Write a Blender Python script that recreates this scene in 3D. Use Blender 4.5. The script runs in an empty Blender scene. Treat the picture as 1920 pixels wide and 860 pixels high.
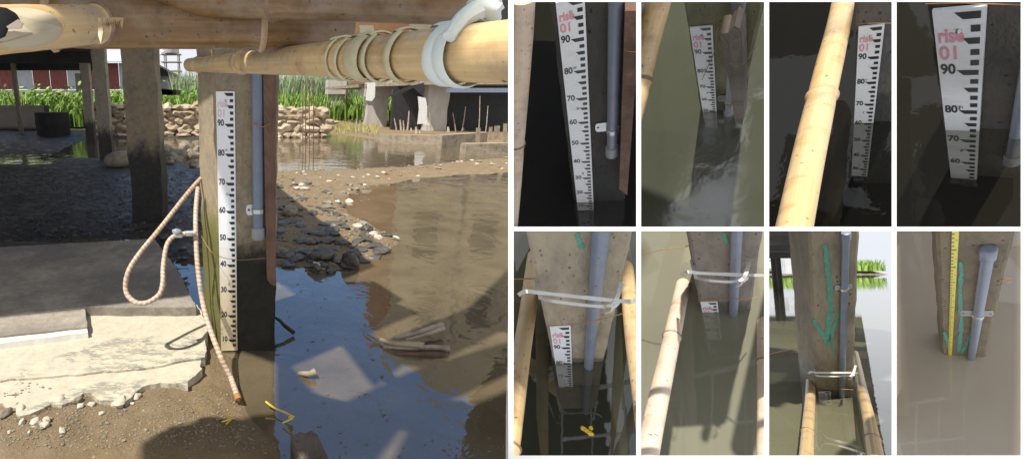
import bpy, bmesh, math, random
from mathutils import Vector as V, Matrix, noise
R = math.radians
random.seed(7)
S = bpy.context.scene
C = S.collection
# ------------------------------------------------------------------ camera
F0, CX, CY, PITCH, H = 900.0, 479.0, 430.0, R(15), 0.97
CAM = V((0, 0, H))
RT = V((1, 0, 0)); UP = V((0, math.sin(PITCH), math.cos(PITCH))); FW = V((0, math.cos(PITCH), -math.sin(PITCH)))
cd = bpy.data.cameras.new('camera'); cam = bpy.data.objects.new('camera', cd); C.objects.link(cam)
cam.location = CAM; cam.rotation_euler = (R(90) - PITCH, 0, 0)
cd.sensor_width = 36; cd.lens = 36 * F0 / 1920; cd.shift_x = (960 - CX) / 1920; cd.shift_y = 0
cd.clip_start = 0.02; cd.clip_end = 3000
S.camera = cam
def ray(px, py): return RT * ((px - CX) / F0) + UP * ((CY - py) / F0) + FW
def P(px, py, d): return CAM + ray(px, py) * d
def hit(px, py, o, n):
    r = ray(px, py); return CAM + r * ((o - CAM).dot(n) / r.dot(n))
def G(px, py, z=0.0): return hit(px, py, V((0, 0, z)), V((0, 0, 1)))
SUN_EL, SUN_AZ = R(60), None
SH = V((-0.80, -0.60, 0)).normalized()
SUN = (SH * math.cos(SUN_EL) + V((0, 0, 1)) * math.sin(SUN_EL)).normalized()
# ------------------------------------------------------------------ node helpers
class NT:
    def __init__(s, name):
        s.m = bpy.data.materials.new(name); s.m.use_nodes = True; s.t = s.m.node_tree; s.t.nodes.clear()
        s.out = s.t.nodes.new('ShaderNodeOutputMaterial')
        s.tc = s.t.nodes.new('ShaderNodeTexCoord')
    def n(s, typ, ins=None, **kw):
        nd = s.t.nodes.new(typ)
        for k, v in kw.items(): setattr(nd, k, v)
        for k, v in (ins or {}).items(): s.set(nd, k, v)
        return nd
    def set(s, nd, k, v):
        i = nd.inputs[k]
        if isinstance(v, bpy.types.NodeSocket): s.t.links.new(v, i)
        else:
            if hasattr(i.default_value, '__len__') and len(i.default_value) == 4 and len(v) == 3: v = (*v, 1)
            i.default_value = v
    def map(s, src='Object', scale=(1, 1, 1)):
        return s.n('ShaderNodeMapping', {'Vector': s.tc.outputs[src], 'Scale': scale}).outputs[0]
    def noise(s, vec, scale, detail=6, rough=.6, dist=0):
        return s.n('ShaderNodeTexNoise', {'Vector': vec, 'Scale': scale, 'Detail': detail, 'Roughness': rough, 'Distortion': dist}).outputs[0]
    def ramp(s, fac, stops):
        nd = s.n('ShaderNodeValToRGB', {'Fac': fac}); e = nd.color_ramp.elements
        while len(e) < len(stops): e.new(.5)
        for i, (p, c) in enumerate(stops):
            e[i].position = p; e[i].color = (*c, 1) if not isinstance(c, (int, float)) else (c, c, c, 1)
        return nd.outputs[0]
    def mix(s, fac, a, b, mode='MIX'):
        nd = s.n('ShaderNodeMix', data_type='RGBA', blend_type=mode)
        s.set(nd, 0, fac); s.set(nd, 6, a); s.set(nd, 7, b); return nd.outputs[2]
    def math(s, op, a, b=0.0, clamp=False):
        nd = s.n('ShaderNodeMath', operation=op, use_clamp=clamp); s.set(nd, 0, a); s.set(nd, 1, b); return nd.outputs[0]
    def step(s, v, a, b):
        nd = s.n('ShaderNodeMapRange', {'Value': v, 'From Min': a, 'From Max': b}, interpolation_type='SMOOTHSTEP'); return nd.outputs[0]
    def bump(s, h, st=.5, dist=.005):
        return s.n('ShaderNodeBump', {'Height': h, 'Strength': st, 'Distance': dist}).outputs[0]
    def bsdf(s, col, rough=.7, bump=None, metal=0, spec=.5, coat=0, **kw):
        ins = {'Base Color': col, 'Roughness': rough, 'Metallic': metal, 'Specular IOR Level': spec, 'Coat Weight': coat}
        ins.update(kw)
        b = s.n('ShaderNodeBsdfPrincipled', ins)
        if bump is not None: s.set(b, 'Normal', bump)
        s.t.links.new(b.outputs[0], s.out.inputs[0]); return b
def simple(name, c1, c2, scale=20, rough=.7, bump=.3, stretch=(1, 1, 1), metal=0, src='Object', bd=.003):
    t = NT(name); v = t.map(src, stretch)
    f = t.noise(v, scale); f2 = t.noise(v, scale * 5)
    col = t.mix(t.ramp(f, [(.3, 0.), (.7, 1.)]), c1, c2)
    col = t.mix(t.math('MULTIPLY', f2, .35), col, tuple(x * .6 for x in c1))
    t.bsdf(col, rough, t.bump(f2, bump, bd), metal); return t.m
def concrete(name, dry, wet, axis=(0, 0, 1), h0=.4, blur=.12, green=None, g0=.3, tilt=(0, 0, 0), scale=1.0, light=1.0, gn=None, squash=0.0):
    """dry concrete, dark and wet below height h0 along the axis (a real tide mark)"""
    t = NT(name); v = t.map('Object', (1 / scale,) * 3)
    if squash:
        dv = t.n('ShaderNodeVectorMath', {0: v, 1: tuple(axis)}, operation='DOT_PRODUCT').outputs['Value']
        sc_ = t.n('ShaderNodeVectorMath', {0: tuple(x * squash for x in axis), 'Scale': dv}, operation='SCALE').outputs[0]
        v = t.n('ShaderNodeVectorMath', {0: v, 1: sc_}, operation='SUBTRACT').outputs[0]
    h = t.n('ShaderNodeVectorMath', {0: t.tc.outputs['Object'], 1: tuple(axis)}, operation='DOT_PRODUCT').outputs['Value']
    lo = t.noise(v, 7, 5); mid = t.noise(v, 28, 8, .7); fine = t.noise(v, 160, 4, .7)
    if tuple(tilt) != (0, 0, 0):
        h = t.math('ADD', h, t.n('ShaderNodeVectorMath', {0: t.tc.outputs['Object'], 1: tuple(tilt)}, operation='DOT_PRODUCT').outputs['Value'])
    hh = t.math('ADD', h, t.math('MULTIPLY', t.math('SUBTRACT', lo, .5), 1.6 * blur))
    w = t.step(hh, h0 + blur * .5, h0 - blur * .5)
    c = t.mix(t.ramp(mid, [(.32, 0.), (.68, 1.)]), tuple(x * .62 for x in dry), dry)
    c = t.mix(t.ramp(lo, [(.35, 0.), (.6, .55)]), c, tuple(x * y for x, y in zip(dry, (1.25, 1.15, .95))))
    pits = t.n('ShaderNodeTexVoronoi', {'Vector': v, 'Scale': 75.}).outputs['Distance']
    pit = t.math('MULTIPLY', t.step(pits, .22, .08), t.step(mid, .45, .6))
    c = t.mix(t.math('MULTIPLY', pit, .7), c, tuple(x * .35 for x in dry))
    wc = t.mix(t.ramp(mid, [(.3, 0.), (.7, 1.)]), wet, tuple(x * 2.2 for x in wet))
    if green:
        g = t.step(hh, g0 + blur, g0 - blur * .3)
        if gn:
            gd = t.n('ShaderNodeVectorMath', {0: t.n('ShaderNodeNewGeometry').outputs['Normal'], 1: tuple(gn)}, operation='DOT_PRODUCT').outputs['Value']
            side = t.step(gd, .5, .8)
            g = t.math('MULTIPLY', g, side); w = t.math('MULTIPLY', w, t.math('SUBTRACT', 1.0, t.math('MULTIPLY', side, .82)))
        gc = t.mix(mid, green, tuple(x * .55 for x in green))
        c = t.mix(t.math('MULTIPLY', g, .85), c, gc)
    c = t.mix(w, c, wc)
    rough = t.math('SUBTRACT', .9, t.math('MULTIPLY', w, .35))
    hb = t.math('ADD', t.math('MULTIPLY', mid, .6), t.math('SUBTRACT', t.math('MULTIPLY', fine, .3), t.math('MULTIPLY', pit, .6)))
    t.bsdf(c, rough, t.bump(hb, .9, .011 * scale), spec=.25); return t.m
def bamboo_mat(name, a, b, dark, rough=.48):
    t = NT(name)
    uv = t.n('ShaderNodeMapping', {'Vector': t.tc.outputs['UV'], 'Scale': (1, 1, 1)}).outputs[0]
    st = t.noise(t.n('ShaderNodeMapping', {'Vector': t.tc.outputs['UV'], 'Scale': (60, 2.5, 1)}).outputs[0], 1.0, 6, .7)
    blot = t.noise(t.map('Object', (1, 1, 1)), 14, 6, .65)
    spk = t.noise(t.map('Object', (1, 1, 1)), 110, 3, .5)
    c = t.mix(t.ramp(st, [(.3, 0.), (.7, 1.)]), a, b)
    c = t.mix(t.ramp(blot, [(.5, 0.), (.72, .75)]), c, dark)
    wz = t.noise(t.map('Object', (1, 1, 1)), 5, 7, .7); c = t.mix(t.ramp(wz, [(.46, 0.), (.70, .55)]), c, (.36, .33, .27))
    c = t.mix(t.ramp(spk, [(.67, 0.), (.73, .9)]), c, tuple(x * .35 for x in dark))
    t.bsdf(c, rough, t.bump(t.math('ADD', st, t.math('MULTIPLY', spk, .3)), .25, .0015), coat=.15); return t.m
def wood_mat(name, a, b, dark, rough=.75):
    t = NT(name)
    st = t.noise(t.n('ShaderNodeMapping', {'Vector': t.tc.outputs['UV'], 'Scale': (45, 3, 1)}).outputs[0], 1.0, 8, .75, .4)
    bl = t.noise(t.map('Object'), 9, 5, .6)
    c = t.mix(t.ramp(st, [(.3, 0.), (.65, 1.)]), a, b)
    c = t.mix(t.ramp(bl, [(.45, 0.), (.7, .8)]), c, dark)
    t.bsdf(c, rough, t.bump(st, .7, .004)); return t.m
def water_mat(name, col, turb, ior=1.8, rip=.15, rscale=18, refl=(1, 1, 1), rough=.02, var=.3, rd=.004, col2=None):
    t = NT(name); v = t.map('Object', (1, 1, 1))
    lo = t.noise(v, 3.5, 4, .55)
    n1 = t.noise(v, rscale, 3, .5, .6); n2 = t.noise(v, rscale * .25, 2, .5)
    bm = t.bump(t.math('ADD', n1, t.math('MULTIPLY', n2, 2.0)), rip, rd)
    c = t.mix(t.ramp(lo, [(.35, 0.), (.65, var)]), col, col2 or tuple(x * .55 for x in col))
    dif = t.n('ShaderNodeBsdfDiffuse', {'Color': c}).outputs[0]
    tr = t.n('ShaderNodeBsdfTransparent', {'Color': (.9, .88, .78, 1)}).outputs[0]
    body = t.n('ShaderNodeMixShader', {0: turb, 1: tr, 2: dif}).outputs[0]
    gl = t.n('ShaderNodeBsdfGlossy', {'Color': refl, 'Roughness': rough, 'Normal': bm}).outputs[0]
    fr = t.n('ShaderNodeFresnel', {'IOR': ior, 'Normal': bm}).outputs[0]
    o = t.n('ShaderNodeMixShader', {0: fr, 1: body, 2: gl}).outputs[0]
    t.t.links.new(o, t.out.inputs[0]); return t.m
# ------------------------------------------------------------------ mesh helpers
class MB:
    def __init__(s): s.v = []; s.f = []; s.uv = {}; s.sm = set()
    def add(s, vs, fs, smooth=False, uvs=None):
        b = len(s.v); s.v += [V(x) for x in vs]
        for i, f in enumerate(fs):
            if uvs: s.uv[len(s.f)] = uvs[i]
            if smooth: s.sm.add(len(s.f))
            s.f.append(tuple(b + j for j in f))
        return s
    def box(s, o, ax, ay, az):
        """corner o and three edge vectors; uv runs along the longest edge"""
        o, ax, ay, az = V(o), V(ax), V(ay), V(az)
        if ax.cross(ay).dot(az) < 0: ax, ay = ay, ax
        vs = [o, o + ax, o + ax + ay, o + ay, o + az, o + ax + az, o + ax + ay + az, o + ay + az]
        fs = [(0, 3, 2, 1), (4, 5, 6, 7), (0, 1, 5, 4), (1, 2, 6, 5), (2, 3, 7, 6), (3, 0, 4, 7)]
        L = max((ax, ay, az), key=lambda q: q.length).normalized()
        uvs = []
        for f in fs:
            n = (vs[f[1]] - vs[f[0]]).cross(vs[f[2]] - vs[f[0]]).normalized(); t = L.cross(n)
            if t.length < .1: t = (vs[f[1]] - vs[f[0]]).normalized(); LL = n.cross(t)
            else: LL = L
            uvs.append([(vs[j].dot(t), vs[j].dot(LL)) for j in f])
        return s.add(vs, fs, False, uvs)
    def prism(s, poly, ext):
        ext = V(ext); n = len(poly); poly = [V(p) for p in poly]
        nn = V((0, 0, 0))
        for i in range(n): nn += (poly[i]).cross(poly[(i + 1) % n])
        if nn.dot(ext) > 0: poly = poly[::-1]
        vs = poly + [p + ext for p in poly]
        return s.add(vs, [tuple(range(n)), tuple(range(2 * n - 1, n - 1, -1))] + [(i, i + n, (i + 1) % n + n, (i + 1) % n) for i in range(n)])
    def tube(s, pts, rad, seg=14, cap=True, u0=0.0, hollow=0.0):
        pts = [V(p) for p in pts]; n = len(pts)
        if not hasattr(rad, '__len__'): rad = [rad] * n
        t0 = (pts[1] - pts[0]).normalized()
        a = t0.cross(V((0, 0, 1)));
        if a.length < .1: a = t0.cross(V((1, 0, 0)))
        a.normalize(); vs = []; L = 0; lens = []
        for i, p in enumerate(pts):
            t = (pts[min(i + 1, n - 1)] - pts[max(i - 1, 0)]).normalized()
            a = (a - t * a.dot(t)).normalized(); b = t.cross(a)
            if i: L += (p - pts[i - 1]).length
            lens.append(L + u0)
            for k in range(seg):
                q = 2 * math.pi * k / seg
                vs.append(p + (a * math.cos(q) + b * math.sin(q)) * rad[i])
        fs = []; uvs = []
        for i in range(n - 1):
            for k in range(seg):
                k2 = (k + 1) % seg
                fs.append((i * seg + k, i * seg + k2, (i + 1) * seg + k2, (i + 1) * seg + k))
                u1, u2 = k / seg * .3, (k + 1) / seg * .3
                uvs.append([(u1, lens[i]), (u2, lens[i]), (u2, lens[i + 1]), (u1, lens[i + 1])])
        s.add(vs, fs, True, uvs)
        if cap:
            s.add(vs[:seg], [tuple(range(seg - 1, -1, -1))]); s.add(vs[-seg:], [tuple(range(seg))])
        return s
    def blob(s, c, r, sub=2, amp=.25, seed=0, flat=1.0, rot=0.0, smooth=False):
        bm = bmesh.new(); bmesh.ops.create_icosphere(bm, subdivisions=sub, radius=1)
        rz = Matrix.Rotation(rot, 3, 'Z'); r = V(r) if hasattr(r, '__len__') else V((r, r, r * flat))
        vs = []
        for v in bm.verts:
            p = v.co.copy(); k = 1 + amp * noise.noise(p * 1.1 + V((seed * 7.3, seed * 3.1, seed))) * 2 + amp * .4 * noise.noise(p * 3.1 + V((seed, 0, seed * 5)))
            p = p * k; vs.append(V(c) + rz @ V((p.x * r.x, p.y * r.y, p.z * r.z)))
        s.add(vs, [tuple(v.index for v in f.verts) for f in bm.faces], smooth); bm.free(); return s
    def build(s, name, mat, parent=None, base=None, clip=None):
        if parent is not None: base = V(tuple(parent['_b']))
        elif base is None: base = sum(s.v, V((0, 0, 0))) / max(1, len(s.v))
        base = V(base)
        me = bpy.data.meshes.new(name)
        me.from_pydata([v - base for v in s.v], [], s.f)
        uvl = me.uv_layers.new(name='UVMap')
        for pi, uv in s.uv.items():
            p = me.polygons[pi]
            for li, q in zip(p.loop_indices, uv): uvl.data[li].uv = q
        for i in s.sm: me.polygons[i].use_smooth = True
        if clip:
            bm = bmesh.new(); bm.from_mesh(me)
            for co, no in clip:
                g = bm.verts[:] + bm.edges[:] + bm.faces[:]
                r = bmesh.ops.bisect_plane(bm, geom=g, dist=1e-6, plane_co=co - base, plane_no=no, clear_outer=True)
                ed = [e for e in r['geom_cut'] if isinstance(e, bmesh.types.BMEdge) and e.is_valid]
                if ed: bmesh.ops.holes_fill(bm, edges=ed, sides=0)
            bm.to_mesh(me); bm.free()
            if not len(me.polygons): bpy.data.meshes.remove(me); return None
        if s.sm: me.set_sharp_from_angle(angle=R(42))
        o = bpy.data.objects.new(name, me); C.objects.link(o)
        if parent is not None: o.parent = parent
        else: o.location = base
        if parent is not None and parent.type == 'MESH': pass
        me.materials.append(mat); o['_b'] = tuple(base); return o
def thing(name, label, cat, base, group=None):
    o = bpy.data.objects.new(name, None); C.objects.link(o); o.location = V(base); o.empty_display_size = .05
    o['label'] = label; o['category'] = cat; o['_b'] = tuple(V(base))
    if group: o['group'] = group
    return o
def tag(o, label, cat, group=None):
    if o is None: return None
    o['label'] = label; o['category'] = cat
    if group: o['group'] = group
    return o
def setting(o, kind='structure'): o['kind'] = kind; return o
# a part placed under a mesh part keeps the same base, so children need no offset
def text_mb(txt, fx, bold=.012, seg=4):
    """flat lettering as mesh; fx maps text-plane (x, y) in em units, centred, to the world"""
    cu = bpy.data.curves.new('t', 'FONT'); cu.body = txt; cu.size = 1; cu.align_x = 'CENTER'; cu.align_y = 'CENTER'
    cu.offset = bold; cu.resolution_u = seg
    o = bpy.data.objects.new('t', cu); C.objects.link(o)
    dg = bpy.context.evaluated_depsgraph_get(); me = bpy.data.meshes.new_from_object(o.evaluated_get(dg))
    m = MB(); m.add([fx(v.co.x, v.co.y) for v in me.vertices], [tuple(p.vertices) for p in me.polygons])
    bpy.data.objects.remove(o); bpy.data.curves.remove(cu); bpy.data.meshes.remove(me); return m

# ------------------------------------------------------------------ materials
M = {}
M['white_paint'] = simple('white_board', (.86, .86, .86), (.8, .8, .8), 6, .6, .05)
t = NT('gauge_enamel'); v = t.map('Object'); f = t.noise(v, 18, 7, .7); g_ = t.noise(t.map('Object', (3, 3, .6)), 30, 5, .7)
c = t.mix(t.ramp(f, [(.5, 0.), (.72, .35)]), (.82, .84, .86), (.45, .42, .34)); c = t.mix(t.ramp(g_, [(.62, 0.), (.75, .5)]), c, (.4, .37, .3))
t.bsdf(c, .35); M['gauge'] = t.m
M['ink'] = simple('black_ink', (.010, .012, .02), (.02, .02, .03), 30, .4, .02)
M['pink'] = simple('pink_ink', (.78, .28, .36), (.8, .38, .45), 30, .5, .02)
M['pink_faint'] = simple('faded_pink_ink', (.72, .55, .58), (.75, .62, .64), 30, .5, .02)
M['pipe'] = simple('grey_pvc', (.15, .18, .24), (.20, .23, .30), 18, .38, .04)
M['pipe_pale'] = simple('pale_pvc', (.30, .31, .33), (.24, .25, .27), 14, .4, .05)
M['steel'] = simple('zinc_steel', (.62, .62, .60), (.45, .45, .44), 60, .28, .1, metal=.9)
M['hole'] = simple('drilled_hole', (.006, .006, .008), (.01, .01, .01), 10, .9, 0)
M['bamboo'] = bamboo_mat('bamboo_yellow', (.52, .34, .14), (.70, .51, .26), (.22, .11, .05))
M['bamboo_pale'] = bamboo_mat('bamboo_pale', (.62, .46, .34), (.78, .64, .50), (.33, .20, .13))
M['bamboo_brown'] = bamboo_mat('bamboo_brown', (.11, .055, .016), (.27, .145, .045), (.07, .035, .015))
M['cutface'] = simple('cut_bamboo', (.36, .30, .20), (.48, .41, .28), 8, .7, .3, stretch=(1, 3, 3))
M['node'] = simple('bamboo_node', (.16, .08, .05), (.35, .22, .15), 40, .6, .6)
M['node_pale'] = simple('bamboo_node_pale', (.42, .27, .16), (.58, .42, .27), 40, .6, .5)
M['strap'] = simple('white_strap', (.74, .73, .70), (.56, .55, .52), 30, .5, .2)
M['strap_green'] = simple('pale_strap', (.66, .72, .66), (.78, .82, .76), 30, .45, .2)
M['vine'] = simple('split_vine', (.46, .41, .24), (.66, .60, .38), 30, .5, .3)
M['string'] = simple('rusty_wire', (.30, .14, .04), (.42, .24, .08), 30, .6, .2)
M['plank'] = wood_mat('old_plank', (.10, .055, .035), (.22, .12, .08), (.05, .03, .02))
M['block'] = wood_mat('weathered_wood', (.07, .055, .042), (.19, .155, .12), (.06, .04, .03))
M['driftwood'] = wood_mat('driftwood', (.32, .25, .18), (.60, .50, .40), (.14, .09, .05))
M['dark_wood'] = wood_mat('dark_timber', (.02, .015, .012), (.045, .035, .028), (.01, .008, .006))
M['grey_wood'] = wood_mat('grey_timber', (.20, .16, .11), (.36, .30, .22), (.12, .09, .06))
M['hose'] = None
M['green_paint'] = simple('green_paint', (.07, .27, .19), (.13, .38, .28), 90, .7, .3)
M['rock'] = simple('pale_stone', (.42, .36, .27), (.60, .54, .44), 10, .85, .5)
M['rock_dark'] = simple('wet_shade_stone', (.04, .037, .031), (.125, .112, .09), 14, .45, .6)  # dark tone stands for shade as well as wet
M['rock_mid'] = simple('muddy_stone', (.15, .13, .09), (.30, .26, .19), 12, .7, .6)
t = NT('limestone'); v = t.map('Object'); vz_ = t.n('ShaderNodeTexVoronoi', {'Vector': v, 'Scale': 3.2}).outputs['Color']; sv = t.n('ShaderNodeSeparateColor', {0: vz_}).outputs[0]
f = t.noise(v, 14, 7, .7); c = t.mix(t.ramp(sv, [(0., 0.), (1., 1.)]), (.24, .19, .13), (.58, .50, .39)); c = t.mix(t.ramp(f, [(.35, 0.), (.7, .8)]), c, (.30, .20, .11))
t.bsdf(c, .9, t.bump(f, .8, .03)); M['rock_gold'] = t.m
M['leaf'] = simple('grass_green', (.13, .25, .035), (.30, .44, .085), 3, .6, 0)
M['leaf2'] = simple('reed_green', (.19, .28, .13), (.36, .42, .24), 3, .6, 0)
M['leaf_dry'] = simple('dry_reed', (.35, .32, .12), (.5, .45, .2), 3, .7, 0)
M['tin_red'] = simple('red_tin', (.22, .06, .05), (.32, .10, .08), 5, .6, .1)
M['tin_grey'] = simple('grey_tin', (.45, .47, .50), (.6, .62, .64), 5, .5, .1)
M['facade'] = simple('facade_plaster', (.20, .17, .11), (.27, .23, .16), 1.5, .8, .1)
M['facade_orange'] = simple('facade_orange', (.22, .11, .05), (.32, .17, .09), 1.5, .8, .1)
M['black_cloth'] = simple('black_tarp', (.015, .015, .016), (.03, .03, .03), 10, .6, .2)
M['yellow'] = simple('yellow_plastic', (.75, .50, .04), (.85, .62, .08), 20, .4, .1)
M['scum'] = simple('floating_scum', (.10, .075, .04), (.30, .24, .15), 60, .8, 0)
M['tape'] = simple('tape_yellow', (.80, .68, .03), (.85, .76, .06), 20, .35, .02)
M['silver'] = simple('rusty_rebar', (.12, .06, .04), (.18, .09, .05), 30, .8, .2)
M['bed'] = simple('pond_silt', (.03, .032, .02), (.06, .06, .035), 3, .95, .2)
t = NT('striped_hose')
sp = t.n('ShaderNodeMapping', {'Vector': t.tc.outputs['UV'], 'Scale': (3.333, 62, 1)}).outputs[0]
sx = t.n('ShaderNodeSeparateXYZ', {0: sp})
w = t.math('FRACT', t.math('ADD', sx.outputs[0], sx.outputs[1]))
wv = t.step(t.math('ABSOLUTE', t.math('SUBTRACT', w, .5)), .30, .22)
nz = t.noise(t.map('Object'), 9, 4)
c = t.mix(t.ramp(nz, [(.4, 0.), (.6, 1.)]), (.42, .26, .12), (.46, .34, .30))
c = t.mix(wv, (.56, .45, .36), c); c = t.mix(t.ramp(t.noise(t.map('Object'), 40, 6, .7), [(.5, 0.), (.7, .7)]), c, (.22, .15, .09))
t.bsdf(c, .5, t.bump(wv, .5, .002)); M['hose'] = t.m
# mud: brown, darker and smoother towards the back left, with small grit
t = NT('river_mud'); v = t.map('Object')
a = t.noise(v, 1.3, 6); b = t.noise(v, 9, 8, .7); c_ = t.noise(v, 70, 6, .75)
pv = t.tc.outputs['Object']; sx = t.n('ShaderNodeSeparateXYZ', {0: pv})
vor = t.n('ShaderNodeTexVoronoi', {'Vector': v, 'Scale': 38.})
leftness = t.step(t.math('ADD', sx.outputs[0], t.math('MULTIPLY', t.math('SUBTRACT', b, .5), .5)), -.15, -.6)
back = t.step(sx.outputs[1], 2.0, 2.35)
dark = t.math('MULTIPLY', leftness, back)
col = t.mix(t.ramp(b, [(.3, 0.), (.7, 1.)]), (.155, .112, .062), (.25, .19, .118))
col = t.mix(t.ramp(a, [(.4, 0.), (.6, .6)]), col, (.20, .135, .06))
grit = t.step(vor.outputs['Distance'], .20, .12)
col = t.mix(t.math('MULTIPLY', grit, t.step(c_, .5, .62)), col, (.42, .38, .30))
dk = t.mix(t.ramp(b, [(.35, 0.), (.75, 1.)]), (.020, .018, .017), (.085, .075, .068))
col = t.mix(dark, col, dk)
hb = t.math('ADD', t.math('MULTIPLY', b, 1.2), t.math('MULTIPLY', c_, .45))
rough = t.mix(dark, (.75,) * 3, t.ramp(b, [(.35, .22), (.6, .75)]))
t.bsdf(col, rough, t.bump(hb, .9, .02), spec=.35); M['mud'] = t.m
t = NT('cement_slab'); v = t.map('Object'); a = t.noise(v, 2.2, 6, .65); b = t.noise(v, 14, 9, .75); d_ = t.noise(v, 90, 4, .7)
col = t.mix(t.ramp(b, [(.3, 0.), (.7, 1.)]), (.20, .17, .135), (.40, .355, .29)); col = t.mix(t.ramp(a, [(.42, 0.), (.58, .75)]), col, (.16, .14, .12))
col = t.mix(t.step(d_, .62, .7), col, (.5, .46, .4))
t.bsdf(col, .88, t.bump(t.math('ADD', b, t.math('MULTIPLY', d_, .5)), .8, .006)); M['slab'] = t.m
t = NT('cement_broken'); v = t.map('Object'); a = t.noise(v, 3, 5); b = t.noise(v, 30, 8, .7)
col = t.mix(t.ramp(b, [(.3, 0.), (.7, 1.)]), (.38, .34, .26), (.54, .49, .38))
st_ = t.noise(t.map('Object', (1, 2.6, 1)), 16, 8, .8); pa_ = t.noise(v, 2.6, 3)
col = t.mix(t.math('MULTIPLY', t.step(st_, .47, .54), t.step(pa_, .49, .56)), col, (.15, .145, .14))
col = t.mix(t.ramp(a, [(.45, 0.), (.7, .5)]), col, (.58, .53, .37))
t.bsdf(col, .85, t.bump(b, .6, .005)); M['slab2'] = t.m
M['slab_white'] = simple('sunlit_white_cement', (.72, .70, .63), (.80, .78, .72), 8, .8, .4)  # white holds the sunlight on the step face
M['deck_conc'] = simple('shade_dark_concrete', (.03, .028, .027), (.055, .05, .047), 4, .9, .3)  # near-black base holds the shade under the deck
M['fr_conc'] = simple('pier_concrete', (.44, .41, .37), (.60, .57, .52), 5, .9, .4, stretch=(1, 1, .4))

exec_parts = []
# ================================================================== BAYS ON THE RIGHT
BAR_D = .36
BAYS = {'A1': (963, 5, 1193, 425), 'A2': (1202, 4, 1433, 425), 'A3': (1442, 3, 1672, 425), 'A4': (1681, 5, 1914, 425),
        'B1': (963, 433, 1193, 853), 'B2': (1202, 433, 1433, 853), 'B3': (1442, 433, 1672, 853), 'B4': (1681, 433, 1914, 853)}
WATERS = {}
def cut_planes(k, e=4.0):
    x0, y0, x1, y1 = BAYS[k]; x0 -= e; y0 -= e - 1; x1 += e; y1 += e - 1
    c = [ray(x0, y0), ray(x1, y0), ray(x1, y1), ray(x0, y1)]; pl = []
    mid = ray((x0 + x1) / 2, (y0 + y1) / 2)
    for i in range(4):
        n = c[i].cross(c[(i + 1) % 4]).normalized()
        if n.dot(mid) > 0: n = -n
        pl.append((CAM, n))
    pl.append((CAM + FW * (BAR_D + .012), -FW)); return pl
def pxl(p):
    q = p - CAM; d = q.dot(FW); return V((CX + q.dot(RT) / d * F0, CY - q.dot(UP) / d * F0, 0))
def silw(p, ax, r):
    """seen width in pixels of a rod of radius r through p"""
    e = ax.cross(p - CAM).normalized() * r; t = (pxl(p + ax * r * .2) - pxl(p)); t.normalize(); w = pxl(p + e) - pxl(p - e)
    return (w - t * w.dot(t)).length
class Rig:
    """a post face in space: u across, n up, out towards the viewer"""
    def __init__(s, key, W, top, base, slope):
        s.key = key; s.clip = cut_planes(key)
        P1 = P(top[0], top[1], W * F0 / top[2]); P0 = P(base[0], base[1], W * F0 / base[2])
        s.n = (P1 - P0).normalized(); s.o = P0
        q = ray(base[0], base[1]).cross(ray(base[0] + 50, base[1] + 50 * slope))
        s.u = q.cross(s.n).normalized()
        if s.u.x < 0: s.u = -s.u
        s.out = s.u.cross(s.n).normalized()
        if s.out.dot(CAM - P0) < 0: s.out = -s.out
        s.k = W
    def F(s, px, py, off=0.0): return hit(px, py, s.o + s.out * off, s.out)
    def uv(s, p): return ((p - s.o).dot(s.u), (p - s.o).dot(s.n))
    def at(s, a, b, off=0.0): return s.o + s.u * a + s.n * b + s.out * off
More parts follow.
